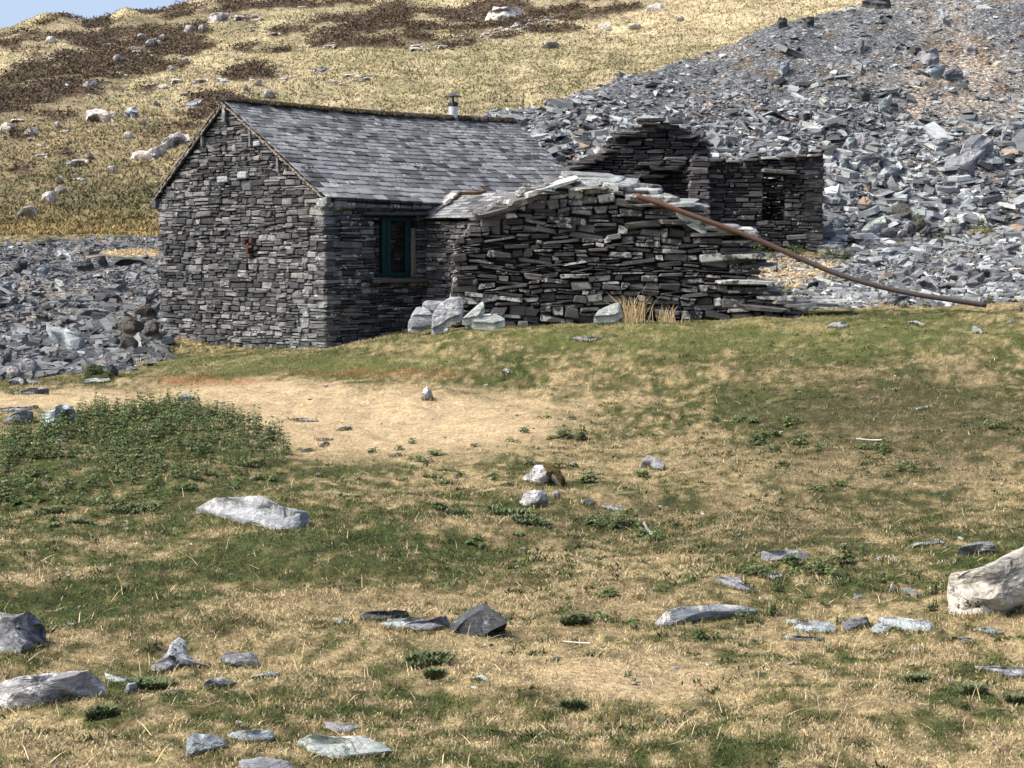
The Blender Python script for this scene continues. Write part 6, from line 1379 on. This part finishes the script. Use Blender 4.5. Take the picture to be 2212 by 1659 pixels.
# green weeds by the walls and on the flats
for dx, dy, hp, n_, sp_, lab in ((1090, 680, 30, 18, .15, 'bright fern clump at the foot of the ruined wall, left'), (1130, 682, 22, 16, .2, 'low green weeds right of the fern clump'), (1298, 675, 24, 16, .12, 'yellow-green fern beside the pale green leaning slab'), (1035, 672, 20, 8, .08, 'small green weed between the leaning slabs'),
   (1640, 545, 18, 30, .35, 'green weeds in front of the ruin, left'), (1720, 548, 18, 30, .4, 'green weeds below the ruined doorway'), (1790, 552, 18, 24, .35, 'green weeds right of the ruin'), (1825, 560, 22, 18, .25, 'nettles beside the flat rubble'), (1985, 490, 28, 20, .25, 'bushy weeds at the foot of the tip'), (2060, 495, 28, 26, .35, 'wide bushy weeds behind the right flat'), (2040, 520, 22, 18, .25, 'weeds in front of the rounded rock'), (2120, 490, 22, 18, .35, 'weeds left of the rounded boulder at right'), (2175, 478, 22, 16, .3, 'weeds near the right edge at the foot of the tip'),
   (1955, 665, 16, 8, .12, 'weed sprig where the grass meets the rubble'), (2000, 664, 14, 8, .12, 'weed sprig under the lower part of the pipe'), (2142, 655, 24, 8, .12, 'weed at the low end of the pipe'), (200, 808, 22, 40, .4, 'leafy weeds at the lower edge of the left rubble'), (235, 818, 20, 16, .2, 'leafy weeds beside the dark round rock'), (318, 755, 26, 8, .12, 'nettle growing at the corner of the hut'), (160, 745, 18, 12, .12, 'green weed under the big pointed slab'), (330, 770, 16, 10, .12, 'weed at the foot of the hut corner'), (95, 788, 12, 6, .2, 'sparse weed in the left rubble')):
    plant(dx, dy, hp, n_, lab, spread=sp_ * .8, group='weeds around the ruins', name='weed_clump', cat='weeds', lsz=.07)
# grass growing over the lower edges of the stones
EB = []
for B in EDGE:
    w = np.linalg.norm(B[-1] - B[0]); n_ = int(min(60 + w * 260, 420)); t = R.uniform(0, len(B) - 1, n_); i = np.minimum(t.astype(int), len(B) - 2); f = (t - i)[:, None]
    p = B[i] * (1 - f) + B[i + 1] * f; p = p + R.normal(0, 1, p.shape) * np.array([.02, .03, 0]) + np.array([0, -.015, 0]); EB.append(p)
EB = np.concatenate(EB); x, Y = EB[:, 0], EB[:, 1]; z = H(x, Y); N = len(x)
cc = np.where(R.uniform(0, 1, (N, 1)) < .5, np.array([[.07, .095, .03]]), np.where(R.uniform(0, 1, (N, 1)) < .5, np.array([[.42, .33, .18]]), np.array([[.16, .14, .06]]))) * R.uniform(.6, 1.3, (N, 1))
o = blades('edge_grass', x, Y, z, R.uniform(.02, .06, N) * (.8 + Y / 60), R.uniform(.003, .007, N) * (.7 + Y / 26), R.uniform(.2, 1.3, N), cc, BLADE); tag(o, 'longer grass growing round the lower edges of the stones', 'grass', kind='stuff')
# bleached twigs
BONE = plain("bleached_wood", (.62, .58, .50), n=30, amp=.2)
def twig(pts, label, rad=.008):
    p = hit(*pts[0]); q = [np.array([0, 0, .02])]
    for dx, dy in pts[1:]: w = at(dx, dy, p[1] + .02) - p; q.append(w)
    if len(q) == 2: q.insert(1, (q[0] + q[1]) / 2 + np.array([0, 0, .01]))
    V_ = tube('dry_twig', [v + p for v in q], rad, BONE, p, n=6); tag(V_, label, 'twig', 'bleached twigs and stalks')
twig([(1408, 1160), (1402, 1147), (1396, 1138), (1391, 1128)], 'whitish twig leaning left between two dark clumps on the slope', .014)
twig([(1905, 953), (1880, 950), (1850, 947)], 'long pale stick lying on the right slope above the dark clump', .010)
twig([(2035, 932), (2033, 942), (2033, 950)], 'tiny white upright stalk at the right of the slope', .012)
twig([(1275, 1395), (1250, 1388), (1215, 1385)], 'pale stick on the straw right of the tall dark wedge', .006)
twig([(485, 1389), (512, 1395), (550, 1396)], 'pale stalk behind the squarish slab at lower left', .006)
# dry rush tufts
def rush(dx, dy, hpx, n_, wpx, label, cat='grass tuft'):
    p = foot(dx, dy); h = hpx / F * p[1]; sp_ = wpx / F * p[1]; V = []; Q = []; T3_ = []; Cc = []
    for k in range(n_):
        x0 = rg.normal(0, .25) * sp_; b = np.array((x0, rg.normal(0, .1) * sp_, 0.)); hk = h * rg.uniform(.35, 1.0); ln = rg.normal(0, .25) + x0 / sp_ * .5; y_ = rg.normal(0, .12)
        m_ = b + np.array((ln * hk * .35, y_ * hk * .4, hk * .6)); e = b + np.array((ln * hk, y_ * hk, hk * rg.uniform(.8, 1))); w_ = .006; t = np.array((w_, 0, 0)); o = len(V)
        V += [b - t, b + t, m_ + t * .8, m_ - t * .8, e]; Q.append((o, o + 1, o + 2, o + 3)); T3_.append((o + 3, o + 2, o + 4)); Cc += [tuple(np.array((.56, .43, .23)) * rg.uniform(.5, 1.3))] * 5
    o = mesh('dry_rush_tuft', np.array(V), [np.array(Q), np.array(T3_)], BLADE, np.array(Cc)); o.location = p; tag(o, label, cat, 'dry rush tufts at the foot of the ruined wall')
rush(1362, 690, 78, 90, 60, 'tall golden dry rush tuft before the ruined wall')
rush(1345, 690, 40, 60, 40, 'short dense dry rush at the left of the tall tuft')
rush(1440, 688, 52, 40, 60, 'smaller sparse dry rush right of the tall tuft')
rush(1900, 664, 20, 30, 60, 'low dry grass fringe under the pipe')
rush(300, 790, 26, 30, 60, 'low dry grass by the hut corner')

for o in COL.objects:
    if o.parent is None and o.type in ('MESH', 'EMPTY') and 'kind' not in o: o['kind'] = 'thing'
